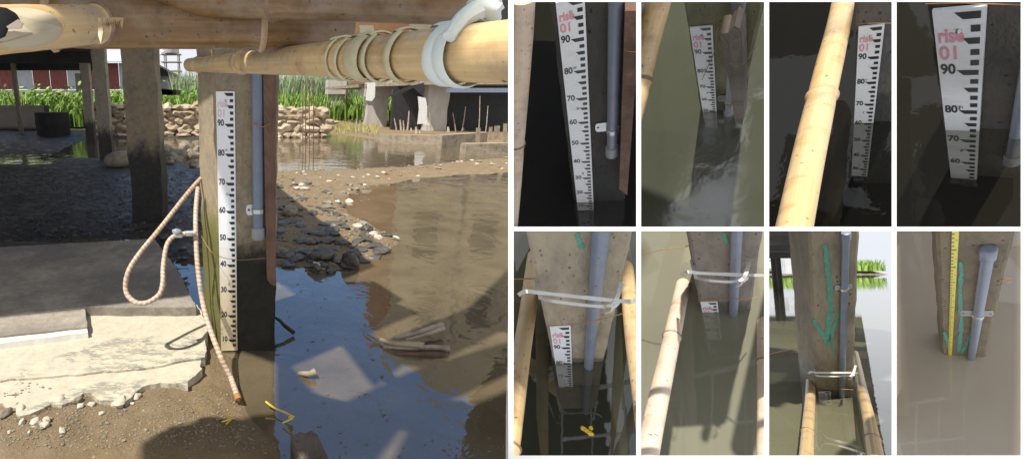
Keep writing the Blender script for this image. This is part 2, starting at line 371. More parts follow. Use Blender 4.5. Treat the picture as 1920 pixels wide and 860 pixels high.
def gauge(rig, tl, tr, r1, r2, bottom, label, grp='staff gauges', rise=True, below=True, mat=None, W=None, top=101.0):
    """white staff gauge with black steps, numerals and pink lettering lying on the post face; r1, r2 = (py, mark)"""
    k = rig.k if W is None else W
    off = .03 * k
    u0, v0 = rig.uv(rig.F(*tl)); u1, _ = rig.uv(rig.F(*tr)); w = abs(u1 - u0)
    # marks located on the left edge line x(py)
    va = rig.uv(rig.F(r1[2], r1[0]))[1]; vb = rig.uv(rig.F(r2[2], r2[0]))[1]
    s = (va - vb) / (r1[1] - r2[1])
    hv = lambda m: va + (m - r1[1]) * s
    lo = (rig.uv(rig.F(bottom[0], bottom[1]))[1] - va) / s + r1[1]
    lo = max(5.0, lo)
    pt = lambda a, m, o=0.0: rig.at(u0 + a * w, hv(m), off + o * k)
    base = rig.at(u0 + w / 2, hv(lo), off)
    T = thing('staff_gauge', label, 'gauge', base, grp)
    b = MB(); b.box(pt(0, lo), pt(1, lo) - pt(0, lo), pt(0, top) - pt(0, lo), rig.out * .05 * k)
    b.build('board', mat or M['gauge'], T, clip=rig.clip)
    tick = MB(); tick_n = 0; e = .057
    m = 100
    while m > lo + 1:
        r = m % 10; left = {0: .42, 6: .57}.get(r, .73); slant = .16 if r == 0 else (.12 if r == 6 else 0)
        tick.add([pt(left, m + .52, e), pt(.915, m + .52, e), pt(.915, m - .52, e), pt(left + slant, m - .52, e)], [(0, 3, 2, 1)])
        m -= 2
    tick.build('scale_marks', M['ink'], T, clip=rig.clip)
    for m in range(90, int(lo), -10):
        if m < lo + 1: break
        cx, cy, sx, sy = .225, m + .75, .56, 2.9
        tb = text_mb(str(m), lambda x, y: pt(cx + x * sx * .62, cy + y * sy, e), .03)
        tb.build('numeral', M['ink'], T, clip=rig.clip)
    if rise:
        pk = M['pink_faint'] if mat else M['pink']
        tb = text_mb('rise', lambda x, y: pt(.33 + x * .37, 97.0 + y * 3.3, e), .03); tb.build('lettering', pk, T, clip=rig.clip)
        tb = text_mb('01', lambda x, y: pt(.29 + x * .46, 93.9 + y * 3.5, e), .02); tb.build('lettering', pk, T, clip=rig.clip)
    for m in (98.0, 81.7, 66.5, 33.5):
        if m < lo: continue
        sc = MB(); c = pt(.5, m, .05); n = rig.out
        r = .065 * w
        sc.tube([c, c + n * .06 * k, c + n * .09 * k], [r, r * .9, r * .45], 10); sc.build('screw', M['steel'], T, clip=rig.clip)
    return T, pt
def pipe(rig, a, b, ra, rb, label, cap_top=False, cap_bot=True, clamp=None, holes=True, mat=None, w0=1.0, seat=None):
    """plastic pipe standing on the face; a, b = (px, py) of the centre line at top and bottom, ra, rb = radii in pixels"""
    # radius in metres from the pixel radius at the foot
    p0 = rig.F(*b); d0 = (p0 - CAM).dot(FW); r0 = rb * d0 / F0
    p1 = rig.F(*a); d1 = (p1 - CAM).dot(FW); r1 = ra * d1 / F0
    for _ in range(3):
        ax = (p1 - p0).normalized(); r0 *= 2 * rb / silw(p0, ax, r0); r1 *= 2 * ra / silw(p1, ax, r1)
    r = (r0 + r1) / 2
    p0 = rig.F(b[0], b[1], r * 1.15); p1 = rig.F(a[0], a[1], r * 1.15)
    T = thing('tide_pipe', label, 'pipe', p0, 'plastic pipes fixed to the posts')
    ax = (p1 - p0); Lm = ax.length; ax.normalize()
    up = p1 + ax * (0 if cap_top else .3 * Lm)
    def fs(p, sg=1):
        q1 = pxl(p); q2 = pxl(p + ax * r * sg); return max(.12, math.hypot(q1[0] - q2[0], q1[1] - q2[1]) / (r * F0 / (p - CAM).dot(FW)))
    fb, ft = fs(p0), fs(p1, -1)
    m = MB(); m.tube([p0, p1, up], r, 28); m.build('tube', mat or M['pipe'], T, clip=rig.clip)
    if cap_bot:
        m = MB(); m.tube([p0 - ax * r * .2, p0 + ax * r * .1, p0 + ax * r * 1.9 / fb, p0 + ax * r * 2.05 / fb], [r * 1.12, r * 1.28, r * 1.28, r * 1.1], 28); m.build('end_cap', M['pipe_pale'] if mat is None else mat, T, clip=rig.clip)
    if cap_top:
        m = MB(); m.tube([p1 - ax * r * 2.5 / ft, p1 - ax * r * 2.4 / ft, p1 - ax * r * .25, p1 + ax * r * .1, p1 + ax * r * .2], [r * 1.15, r * 1.3, r * 1.3, r * 1.15, r * .8], 28); m.build('end_cap', M['pipe'], T, clip=rig.clip)
    if clamp is not None:
        q = rig.F(clamp[0], clamp[1], r * 1.15); q = p0 + ax * (q - p0).dot(ax)
        side = ax.cross(rig.out).normalized()
        if side.x < 0: side = -side
        fq = fs(q); m = MB(); m.tube([q - ax * r * .42 / fq, q - ax * r * .38 / fq, q + ax * r * .38 / fq, q + ax * r * .42 / fq], [r * 1.1, r * 1.18, r * 1.18, r * 1.1], 28)
        fl = q - rig.out * (r * 1.02)
        wl, wr = (clamp[2], clamp[3]) if len(clamp) > 3 else (2.4, 2.4)
        pts = []
        for i in range(17):
            th = i / 16 * 2 * math.pi
            xx, yy = math.cos(th), math.sin(th)
            pts.append(fl + side * (xx * r * .5 + (r * (wr - .5) if xx > 0 else -r * (wl - .5))) + ax * yy * r * 1.0 / fq)
        m.prism(pts[:-1], rig.out * r * .18)
        C_ = m.build('clamp', M['steel'], T, clip=rig.clip)
        for sgn, ww in ((-1, wl), (1, wr)):
            h = fl + side * sgn * r * (ww - .55) + rig.out * r * .19
            if ww < 1.2: continue
            mm = MB(); mm.tube([h, h + rig.out * r * .1], r * .2, 10); mm.build('screw', M['hole'], C_, clip=rig.clip)
    if holes:
        n = 7; od = (CAM - (p0 + p1) / 2); od = (od - ax * od.dot(ax)).normalized()
        for i in range(n):
            c = p0 + ax * Lm * (.1 + .82 * i / (n - 1)) + od * r * .985
            mm = MB(); mm.tube([c, c + od * r * .03], r * .11, 8); mm.build('drill_hole', M['hole'], T, clip=rig.clip)
    return T
def post(rig, tl, tr, bl, br, ext, mat, label, thick=.2, name='concrete_post', grp='concrete posts in water'):
    """front face from four pixel corners, extended below the water and above by ext"""
    q = [rig.uv(rig.F(*p)) for p in (tl, tr, br, bl)]
    def lerp(a, b, t): return (a[0] + (b[0] - a[0]) * t, a[1] + (b[1] - a[1]) * t)
    TL = lerp(q[3], q[0], 1.12); TR = lerp(q[2], q[1], 1.12); BL = lerp(q[0], q[3], 1 + ext); BR = lerp(q[1], q[2], 1 + ext)
    n = 26; pts_l = []; pts_r = []
    for i in range(n + 1):
        t = i / n; jit = lambda s: rig.k * .05 * (noise.noise(V((i * .9, s, 3.3))) + .6 * noise.noise(V((i * 2.3, s, 1))))
        a = lerp(BL, TL, t); b = lerp(BR, TR, t)
        pts_l.append(rig.at(a[0] + jit(1), a[1])); pts_r.append(rig.at(b[0] + jit(9), b[1]))
    m = MB(); d = rig.out * -thick; ch = rig.k * .10
    vs = []; cols = []
    for l, r_ in zip(pts_l, pts_r):
        u = (r_ - l).normalized()
        row = [l + d, l - rig.out * ch, l + u * ch]
        for j in range(1, 8): row.append(l.lerp(r_, j / 8) + rig.out * rig.k * .02 * noise.noise(l * 20 + V((j, 0, 0))))
        row += [r_ - u * ch, r_ - rig.out * ch, r_ + d]; cols.append(row)
    w = len(cols[0]); vs = [p for c in cols for p in c]
    fs = [(i * w + j, i * w + j + 1, (i + 1) * w + j + 1, (i + 1) * w + j) for i in range(n) for j in range(w - 1)]
    fs += [(i * w + w - 1, i * w, (i + 1) * w, (i + 1) * w + w - 1) for i in range(n)]
    fs += [tuple(range(w - 1, -1, -1)), tuple(n * w + j for j in range(w))]
    m.add(vs, fs, True)
    o = m.build(name, mat, base=(rig.at(*lerp(q[3], q[2], .5))), clip=rig.clip)
    return tag(o, label, 'post', grp)
def bay_water(key, o, n, mat, bedmat=None, drop=.35, bias=2.5):
    x0, y0, x1, y1 = BAYS[key]; e = bias; WATERS[key] = (o, n)
    nx, ny = 24, 40; m = MB()
    m.add([hit(x0 - e + (x1 - x0 + 2 * e) * i / nx, y0 - e + (y1 - y0 + 2 * e) * j / ny, o, n) for j in range(ny + 1) for i in range(nx + 1)],
          [(j * (nx + 1) + i, (j + 1) * (nx + 1) + i, (j + 1) * (nx + 1) + i + 1, j * (nx + 1) + i + 1) for j in range(ny) for i in range(nx)], True)
    w = setting(m.build('water', mat, base=o)); 
    m = MB(); oo = o - n * drop
    c = [hit(x, y, oo, n) for x, y in ((x0 - e, y0 - e), (x1 + e, y0 - e), (x1 + e, y1 + e), (x0 - e, y1 + e))]
    m.prism(c, -n * .03); setting(m.build('pond_bed', bedmat or M['bed'], base=oo))
    return w
def bamboo(key, pts, D, mat, node_mat, nodes, label, grp='bamboo poles in the bays', cat='bamboo pole', parent=None, clip=True, name='bamboo_pole', ext=(.0, .0), seg=24):
    """pts = [(px, py, diameter px)] at the two ends; nodes at fractions"""
    a, b = pts[0], pts[-1]
    pa = P(a[0], a[1], D * F0 / a[2]); pb = P(b[0], b[1], D * F0 / b[2]); ax = pb - pa
    ka = kb = 1.0
    if key:
        u_ = ax.normalized(); ka = a[2] / silw(pa, u_, D / 2); kb = b[2] / silw(pb, u_, D / 2)
    kr = lambda t: ka + (kb - ka) * t
    pa2 = pa - ax * ext[0]; pb2 = pb + ax * ext[1]
    cl = cut_planes(key) if key else [(CAM, ray(955, 0).cross(ray(955, 860)).normalized() * (1 if ray(955, 0).cross(ray(955, 860)).dot(RT) > 0 else -1))]
    T = thing(name, label, cat, pb2, grp)
    N = 40; P_ = []; Rr = []
    nd = sorted(nodes)
    for i in range(N + 1):
        t = i / N; P_.append(pa2.lerp(pb2, t))
        Rr.append(D / 2)
    L = (pb2 - pa2).length; a1 = (pb2 - pa2).normalized()
    rings = []
    ts = sorted(set([i / N for i in range(N + 1)] + [min(1, max(0, (x + ext[0]) / (1 + ext[0] + ext[1]) + dx * D / L)) for x in nd for dx in (-.35, -.12, 0, .12, .35)]))
    P_ = []; Rr = []
    sd = random.random() * 50
    for t in ts:
        r = kr(t) * D / 2 * (1 + .03 * noise.noise(V((t * 9, sd, 0))))
        for x in nd:
            x2 = (x + ext[0]) / (1 + ext[0] + ext[1]); dd = abs(t - x2) * L / D
            r *= 1 + .10 * math.exp(-(dd / .12) ** 2) - .03 * math.exp(-((dd - .3) / .15) ** 2)
        wob = V((noise.noise(V((t * 3, sd, 5))), noise.noise(V((t * 3, sd, 9))), 0)) * D * .06
        P_.append(pa2.lerp(pb2, t) + wob); Rr.append(r)
    m = MB(); m.tube(P_, Rr, seg); m.build('culm', mat, T, clip=cl)
    for x in nd:
        x2 = (x + ext[0]) / (1 + ext[0] + ext[1]); c = pa2.lerp(pb2, x2) + V((noise.noise(V((x2 * 3, sd, 5))), noise.noise(V((x2 * 3, sd, 9))), 0)) * D * .06
        E = D * kr(x2); mm = MB(); mm.tube([c - a1 * D * .10, c - a1 * D * .03, c + a1 * D * .03, c + a1 * D * .09], [E * .505, E * .575, E * .565, E * .505], seg, cap=False)
        mm.build('node', node_mat, T, clip=cl)
    return T
def strip(rig, pts, wid, mat, name, label=None, cat='strap', off=.3, grp=None, parent=None, thick=.04, clipk=None):
    """flat ribbon through pixel points lying off the face: pts=(px,py,offset factor)"""
    m = MB(); q = []
    for p in pts: q.append(rig.F(p[0], p[1], p[2] * rig.k))
    res = []
    for i in range(len(q) - 1):
        for j in range(6): res.append(catmull(q, i, j / 6))
    res.append(q[-1])
    vs = []; n = len(res)
    for i, p in enumerate(res):
        t = (res[min(i + 1, n - 1)] - res[max(i - 1, 0)]).normalized()
        vd = (CAM - p).normalized(); w = t.cross(vd).normalized() * wid / 2 * (p - CAM).dot(FW) / F0
        w *= 1 + .25 * noise.noise(p * 60)
        vs += [p - w, p + w * .9, p + w + vd * .02 * rig.k, p - w + vd * .035 * rig.k]
    fs = []
    for i in range(n - 1):
        for k in range(4): fs.append((i * 4 + k, i * 4 + (k + 1) % 4, (i + 1) * 4 + (k + 1) % 4, (i + 1) * 4 + k))
    fs += [(3, 2, 1, 0), tuple((n - 1) * 4 + k for k in range(4))]
    m.add(vs, fs, True)
    o = m.build(name, mat, parent, clip=rig.clip if hasattr(rig, 'clip') else None)
    if label: tag(o, label, cat, grp)
    return o
def catmull(q, i, t):
    p0, p1, p2, p3 = q[max(i - 1, 0)], q[i], q[min(i + 1, len(q) - 1)], q[min(i + 2, len(q) - 1)]
    return .5 * ((2 * p1) + (p2 - p0) * t + (2 * p0 - 5 * p1 + 4 * p2 - p3) * t * t + (3 * p1 - p0 - 3 * p2 + p3) * t ** 3)
def smooth(pts, n=8):
    q = [V(p) for p in pts]; r = []
    for i in range(len(q) - 1):
        for j in range(n): r.append(catmull(q, i, j / n))
    return r + [q[-1]]
def wire(rig, pts, rpx, label, mat='string', cat='wire', name='wire', grp='rusty wires round the posts'):
    q = smooth([rig.F(p[0], p[1], p[2] * rig.k) for p in pts], 6)
    d = (q[0] - CAM).dot(FW); m = MB(); m.tube(q, rpx * d / F0, 6)
    return tag(m.build(name, M[mat], clip=getattr(rig, 'clip', None)), label, cat, grp)
def paint(rig, polys, parent):
    for poly in polys:
        m = MB(); m.prism([rig.F(x, y, .022 * rig.k) for x, y in poly], rig.out * .004 * rig.k)
        m.build('paint_streak', M['green_paint'], parent, clip=rig.clip)
def blotch(pts, wid, seed=1):
    """ragged outline around a pixel polyline"""
    random.seed(seed); L = []; Rr = []; q = smooth([(x, y, 0) for x, y in pts], 7); n = len(q)
    for i, p in enumerate(q):
        t = (q[min(i + 1, n - 1)] - q[max(i - 1, 0)]).normalized(); w = wid / 2 * (.55 + .7 * random.random()) * (min(1, i / 2 + .3)) * (min(1, (n - 1 - i) / 2 + .3))
        L.append((p.x - t.y * w, p.y + t.x * w)); w = wid / 2 * (.55 + .7 * random.random()) * (min(1, i / 2 + .3)) * (min(1, (n - 1 - i) / 2 + .3))
        Rr.append((p.x + t.y * w, p.y - t.x * w))
    return [[L[i], L[i + 1], Rr[i + 1], Rr[i]] for i in range(n - 1)]
def paint2(rig, strokes, parent):
    for pts, wid, sd in strokes:
        m = MB()
        for quad in blotch(pts, wid, sd):
            m.add([rig.F(x, y, .024 * rig.k) for x, y in quad], [(0, 1, 2, 3)])
        m.build('paint_streak', M['green_paint'], parent, clip=rig.clip)

# ---- divider lattice: side faces run along the sight lines so each bay is a clear window
T = thing('divider_frame', 'white frame of thin bars dividing the eight small bays', 'frame', P(1440, 430, BAR_D))
def bar(x0, y0, x1, y1, nm):
    m = MB(); a = [P(x0, y0, BAR_D), P(x1, y0, BAR_D), P(x1, y1, BAR_D), P(x0, y1, BAR_D)]
    b = [P(x0, y0, BAR_D + .012), P(x1, y0, BAR_D + .012), P(x1, y1, BAR_D + .012), P(x0, y1, BAR_D + .012)]
    m.add(a + b, [(3, 2, 1, 0), (4, 5, 6, 7), (0, 1, 5, 4), (1, 2, 6, 5), (2, 3, 7, 6), (3, 0, 4, 7)]); m.build(nm, M['white_paint'], T)
for x0, x1 in ((953, 963), (1193, 1202), (1433, 1442), (1672, 1681), (1914, 1924)): bar(x0, -4, x1, 864, 'upright')
for i, (x0, x1) in enumerate(((963, 1193), (1202, 1433), (1442, 1672), (1681, 1914))):
    bar(x0, 425, x1, 433, 'crossbar'); bar(x0, -4, x1, 4, 'crossbar'); bar(x0, 853, x1, 864, 'crossbar')

def conc(name, rig, dry, wet, h0, blur, **kw):
    return concrete(name, dry, wet, axis=rig.n, h0=h0, blur=blur, scale=rig.k / .067, squash=.72, **kw)
# ---------------- A1
r = Rig('A1', .067, (1050, 78, 50), (1080, 360, 32), -.03)
wl = r.F(1082, 377); N = r.n
post(r, (1031, 5), (1190, 5), (1076, 377), (1172, 375), .3, conc('post_wet_shade_a', r, (.075, .072, .07), (.02, .021, .02), .3, .2, green=(.03, .035, .015), g0=.25), 'dark damp concrete post, bay shade in its tone, behind the tall gauge reading 20 at the waterline')  # near-black post and water also hold this bay's shade
gauge(r, (1050, 78), (1100, 78), (78, 90, 1050), (360, 20, 1080), (1083, 392), 'tall white gauge whose marks show from 90 down to 20')
pipe(r, (1154, 5), (1147, 290), 13, 10, 'dark grey pipe beside the tall gauge with a cap and clamp low down', clamp=(1149, 243, 3.2, 1.0), holes=False)
m = MB(); a = [r.F(1172, 0, .2 * .067), r.F(1202, 0, .2 * .067), r.F(1187, 200, .2 * .067), r.F(1176, 352, .2 * .067), r.F(1161, 340, .2 * .067), r.F(1166, 180, .2 * .067)]
m.prism(a, r.out * .03); tag(m.build('plank', M['plank'], clip=r.clip), 'rough dark plank standing right of the capped dark pipe', 'plank', 'planks on the posts')
wire(r, [(1170, 93, .7), (1180, 97, .9), (1195, 98, .9)], .7, 'short rusty wire round the dark plank')
bay_water('A1', wl, N, water_mat('water_dusk', (.012, .013, .018), .8, 1.5, .05, col2=(.02, .014, .008)), drop=.3)
bamboo('A1', [(983, 0, 44), (957, 420, 30)], .055, M['bamboo_pale'], M['node'], [.55], 'pale speckled bamboo beside the tall gauge in the top row')
# ---------------- A2
r = Rig('A2', .067, (1294, 49, 43), (1318, 207, 26), .0)
wl = r.F(1316, 207)
post(r, (1282, 5), (1433, 5), (1313, 207), (1386, 207), .5, conc('post_wet_b', r, (.22, .22, .14), (.06, .06, .04), .25, .3, green=(.06, .065, .03), g0=.35), 'mossy concrete post behind the block of grey wood')
gauge(r, (1294, 49), (1337, 49), (49, 101, 1294), (206, 50, 1318), (1327, 262), 'white gauge with the 50 mark at the waterline, rippled water below')
pipe(r, (1385, 5), (1366, 217), 12, 8, 'grey pipe half hidden behind a block of wood', clamp=(1368, 190, 3.0, 1.0), mat=M['pipe_pale'], holes=False)
m = MB(); k = .067
a = [r.F(x, y, .75 * k) for x, y in ((1358, 30), (1373, 27), (1386, 12), (1396, 18), (1399, 32), (1401, 120), (1400, 200), (1396, 214), (1383, 212), (1376, 150), (1368, 90), (1361, 55))]
m.prism(a, r.out * .045); tag(m.build('wood_block', M['block'], clip=r.clip), 'weathered block of wood with a broken top in front of pipe', 'wood block')
wire(r, [(1369, 118, 1.5), (1385, 125, 1.6), (1400, 112, 1.5), (1418, 88, .9)], .8, 'rusty wire tied round the weathered wood block')
wire(r, [(1353, 46, .2), (1344, 60, .3), (1342, 90, .3), (1330, 120, .3), (1316, 150, .3)], .7, 'thin wire hanging across the rippled gauge')
bay_water('A2', wl, r.n, water_mat('water_olive', (.085, .09, .063), .86, 2.3, .22, 6, rough=.10, rd=.01), drop=.5)
bamboo('A2', [(1232, 0, 50), (1168, 262, 50)], .07, M['bamboo'], M['node'], [.58], 'cracked yellow bamboo in the bay with rippled water')
# ---------------- A3
r = Rig('A3', .045, (1611, 48, 49), (1602, 228, 37), -.01)
wl = r.F(1602, 228)
post(r, (1604, 4), (1710, 4), (1601, 228), (1700, 228), .9, conc('post_wet_shade_c', r, (.12, .115, .11), (.035, .035, .034), .152, .02), 'concrete post with a pale dry top, mostly wet and black', thick=.12)  # dark post and black water also hold the shade here
gauge(r, (1611, 48), (1659, 48), (48, 101, 1611), (228, 60.5, 1602), (1599, 327), 'white gauge in black water beside the big diagonal bamboo')
wire(r, [(1606, 45, .3), (1640, 44, .6), (1680, 44, .6)], .5, 'thin wire above the gauge in black water')
bay_water('A3', wl, r.n, water_mat('water_black', (.004, .004, .003), .70, 1.4, .06), bedmat=M['hole'], drop=.5)
bamboo('A3', [(1582, -10, 42), (1484, 440, 74)], .045, M['bamboo'], M['node_pale'], [.565], 'big bright yellow bamboo slanting over black water', ext=(.1, .03))
# ---------------- A4
r = Rig('A4', .11, (1751, 15, 101), (1775, 240, 63), .03)
wl = r.F(1775, 239)
post(r, (1734, 5), (1990, 5), (1768, 238), (1960, 245), .8, conc('post_wet_shade_d', r, (.095, .085, .075), (.05, .045, .04), .1, .1), 'damp brown concrete post, bay shade in its tone, behind the large close gauge', thick=.2)  # low post and water tones also hold this bay's shade
gauge(r, (1751, 15), (1852, 21), (26, 100, 1751.5), (204, 80, 1770), (1784, 333), 'large close white gauge with rise 01 lettering and 80 above water')
pipe(r, (1938, 100), (1897, 305), 18, 15, 'grey pipe cut by the right border beside the large close gauge', holes=False, clamp=None)
wire(r, [(1736, 8, .2), (1800, 6, .4), (1860, 8, .4), (1925, 10, .4)], 1.0, 'orange wire over the top of the large close gauge')
bay_water('A4', wl, r.n, water_mat('water_brown_black', (.014, .012, .008), .66, 1.4, .05), bedmat=M['hole'], drop=.9)
# ---------------- B1
TIE = 'white ties round post and bamboo'
def tie(r, left, right, y1, y2, knot, label, k=1.0):
    T = thing('strap_tie', label, 'strap', r.F((left[0] + right[0]) / 2, y1), TIE)
    strip(r, [(left[0] - 6 * k, y1 + 4 * k, .2), (left[0] + 8 * k, y1 - 3 * k, 1.4), (left[0] + 40 * k, y1, .9), (knot[0], y2[0], .95), (right[0], y2[0] + 1, 1.2)], 7 * k, M['strap'], 'band', parent=T)
    strip(r, [(left[1], y1 + 8 * k, .1), (left[1] + 25 * k, y1 + 15 * k, .9), (knot[0] - 30 * k, y2[1], .95), (knot[0], knot[1], 1.0)], 6 * k, M['strap'], 'band', parent=T)
    strip(r, [(left[1] - 7 * k, y1 - 30 * k, -.8), (left[1] - 2 * k, y1 - 10 * k, .3), (left[1] + 4 * k, y1 + 12 * k, .9)], 5.5 * k, M['strap'], 'band', parent=T)
    strip(r, [(knot[0] + 14 * k, knot[1] - 42 * k, .1), (knot[0] + 8 * k, knot[1] - 20 * k, 1.0), (knot[0], knot[1], 1.35)], 6.5 * k, M['strap'], 'band', parent=T)
    m = MB(); c = r.F(knot[0], knot[1], 1.3 * r.k); d = (c - CAM).dot(FW) / F0
    m.blob(c, (7.5 * d * k, 5 * d * k, 7 * d * k), 3, .3, 3, smooth=True); m.build('knot', M['strap'], T, clip=r.clip)
    strip(r, [(knot[0], knot[1], 1.5), (knot[0] - 12 * k, knot[1] + 4 * k, 1.6), (knot[0] - 20 * k, knot[1] + 3 * k, 1.3)], 4 * k, M['strap'], 'tail', parent=T)
    strip(r, [(knot[0], knot[1], 1.5), (knot[0] - 6 * k, knot[1] + 13 * k, 1.6), (knot[0] - 17 * k, knot[1] + 17 * k, 1.3)], 3 * k, M['strap'], 'tail', parent=T)
r = Rig('B1', .034, (1030.5, 611, 39), (1041, 679.5, 31), -.02)
wl = r.F(1041, 679)
p = post(r, (987, 433), (1188, 433), (1039, 679), (1133, 677), .7, conc('post_dry_a', r, (.36, .32, .25), (.10, .085, .06), .032, .02), 'grey brown concrete post with two straps above a half sunk gauge', thick=.08)
gauge(r, (1030.5, 611), (1069.5, 611), (650, 90, 1036), (679, 80, 1041), (1051, 722), 'white gauge sunk to its 80 mark between two bamboos')
pipe(r, (1127, 434), (1103, 690), 16.5, 8.5, 'grey pipe behind a white strap, rising from dark water', cap_bot=False)
wire(r, [(1026, 610, .2), (1070, 608, .5), (1110, 602, 1.0), (1165, 588, .6)], .8, 'orange wire along the top of the gauge sunk to 80')
wire(r, [(960, 523, -1.6), (1000, 522, -1.6)], 1.2, 'yellow cord running left behind the strapped bamboo')
paint2(r, [([(1082, 436), (1086, 450), (1092, 468)], 10, 4)], p)
bamboo('B1', [(1001, 490, 28), (953, 850, 44)], .03, M['bamboo'], M['node'], [.98], 'left yellow bamboo strapped to the post with the grey sky reflection', ext=(.05, .02))
bamboo('B1', [(1172, 480, 26), (1213, 815, 44)], .03, M['bamboo'], M['node'], [], 'right yellow bamboo strapped to the post with the grey sky reflection', ext=(.1, .05))
tie(r, (978, 1010), (1196, 0), 549, (563, 574), (1152, 570), 'wide white strap tying yellow bamboos to the post')
bay_water('B1', wl, r.n, water_mat('water_mirror', (.02, .022, .015), .75, 1.85, .05, 8), drop=.25)
m = MB(); c = hit(1100, 806, wl, r.n)
for dx, dy, s in ((0, 0, 9), (-7, -5, 5), (7, 6, 6), (8, -4, 4)):
    m.blob(hit(1100 + dx, 806 + dy, wl + r.n * .002, r.n), (s * .0009, s * .0009, .003), 2, .4, dx)
tag(m.build('plastic_scrap', M['yellow'], clip=r.clip), 'crumpled yellow scrap floating on dark water', 'litter')
# ---------------- B2
r = Rig('B2', .030, (1313, 564, 32), (1324, 622, 27), .0)
wl = r.F(1316, 583)
p = post(r, (1290, 433), (1431, 433), (1314, 583), (1408, 584), .6, conc('post_dry_b', r, (.25, .225, .20), (.09, .08, .07), .065, .012), 'concrete post above the nearly drowned gauge, olive water around', thick=.08)
gauge(r, (1313, 564), (1345, 564), (564, 101, 1313), (594, 90, 1318), (1326, 634), 'nearly drowned white gauge showing only rise above olive water')
pipe(r, (1381, 434), (1375, 592), 11.5, 8.3, 'blue grey pipe behind a white strap in olive water', cap_bot=False)
wire(r, [(1310, 562, .2), (1345, 558, .5), (1385, 560, .9), (1420, 557, .4)], .8, 'orange wire over the nearly drowned gauge')
wire(r, [(1196, 480, -1.6), (1240, 468, -1.6), (1300, 460, -1.6)], .8, 'yellow cord above the olive water left of the post')
paint2(r, [([(1356, 436), (1361, 450), (1362, 458)], 9, 5)], p)
bamboo('B2', [(1292, 478, 24), (1212, 858, 47)], .028, M['bamboo_pale'], M['node'], [.57], 'pale scarred bamboo slanting over olive water', ext=(.04, .02))
bamboo('B2', [(1433, 440, 24), (1437, 860, 40)], .028, M['bamboo_pale'], M['node'], [.69], 'pale upright bamboo cut by the right edge of the olive water', ext=(.1, .05))
tie(r, (1282, 1302), (1440, 0), 512, (515, 528), (1394, 523), 'white strap tying pale bamboos in the olive water bay', k=.85)
bay_water('B2', wl, r.n, water_mat('water_green_grey', (.19, .185, .135), .9, 1.5, .04, 8), drop=.25)
# ---------------- B3 level view with a far bank
r = Rig('B3', .115, (1516, 433, 96), (1530, 738, 70), .0)
k3 = r.k; r.k = .045
wl = r.F(1530, 739)
WN = (UP + FW * -.085 * -1 * 1.0).normalized()
WN = (UP * 1.0 - FW * (-.085)).normalized() if False else None
# water plane holding RT and the direction that vanishes at y=506
dirv = (FW + UP * ((CY - 506) / F0)).normalized(); WN = RT.cross(dirv).normalized()
if WN.dot(UP) < 0: WN = -WN
def B3w(px, py, up=0.0): return hit(px, py, wl + WN * up, WN)
p = post(r, (1516, 433), (1612, 433), (1530, 739), (1600, 739), .25, conc('post_dry_c', r, (.30, .26, .20), (.10, .09, .06), .04, .05), 'full height concrete post with green paint streaks and level pond behind', thick=.14)
T = thing('staff_gauge', 'tiny drowned gauge tip at the foot of green streaked post', 'gauge', r.F(1546, 744), 'staff gauges')
q = [r.F(x, y, .004) for x, y in ((1534.5, 733), (1557, 733), (1555, 775), (1538, 775))]
m = MB(); m.prism(q, r.out * .003); m.build('board', M['gauge'], T, clip=r.clip)
m = MB()
for i, (y, l) in enumerate(((735.5, 8), (739.5, 5), (743, 7), (747, 4), (751, 4), (755, 8))):
    m.prism([r.F(x, yy, .0075) for x, yy in ((1555 - l, y - 1), (1555.5, y - 1), (1555, y + 1), (1557 - l, y + 1))], r.out * .0005)
m.build('scale_marks', M['ink'], T, clip=r.clip)
tb = text_mb('rise', lambda x, y: r.F(1542 + x * 7, 738 - y * 8, .0078), .02); tb.build('lettering', M['pink'], T, clip=r.clip)
pipe(r, (1586, 436), (1578, 745), 8.4, 5.6, 'capped grey pipe on the green streaked post, level pond behind', cap_top=True, cap_bot=False, clamp=(1583.5, 541, 2.3, 2.3))
paint2(r, [([(1546, 458), (1549, 475), (1551, 500), (1556, 540), (1557, 580), (1553, 610), (1554, 650)], 11, 7),
           ([(1526, 598), (1532, 612), (1543, 627), (1554, 645)], 9, 8), ([(1574, 580), (1568, 600), (1562, 618), (1556, 640)], 8, 9), ([(1562, 640), (1564, 664)], 5, 3)], p)
bamboo('B3', [(1523, 668, 14), (1512, 858, 29)], .03, M['bamboo'], M['node'], [.86], 'left yellow bamboo with burnt node leaning on green streaked post', ext=(.04, .05))
bamboo('B3', [(1604, 664, 13), (1641, 850, 31)], .03, M['bamboo'], M['node'], [.93], 'right yellow bamboo with burnt node leaning on green streaked post', ext=(.04, .05))
tie(r, (1518, 1528), (1610, 0), 698, (698, 704), (1598, 703), 'thin white strap low on the green streaked post', k=.45)
wire(r, [(1440, 664, -4), (1480, 655, -3), (1528, 650, -1)], .7, 'yellow cord running left above the level pond')
wire(r, [(1532, 726, .2), (1565, 728, .4), (1600, 730, .4)], .5, 'orange wire above the tiny drowned gauge tip')
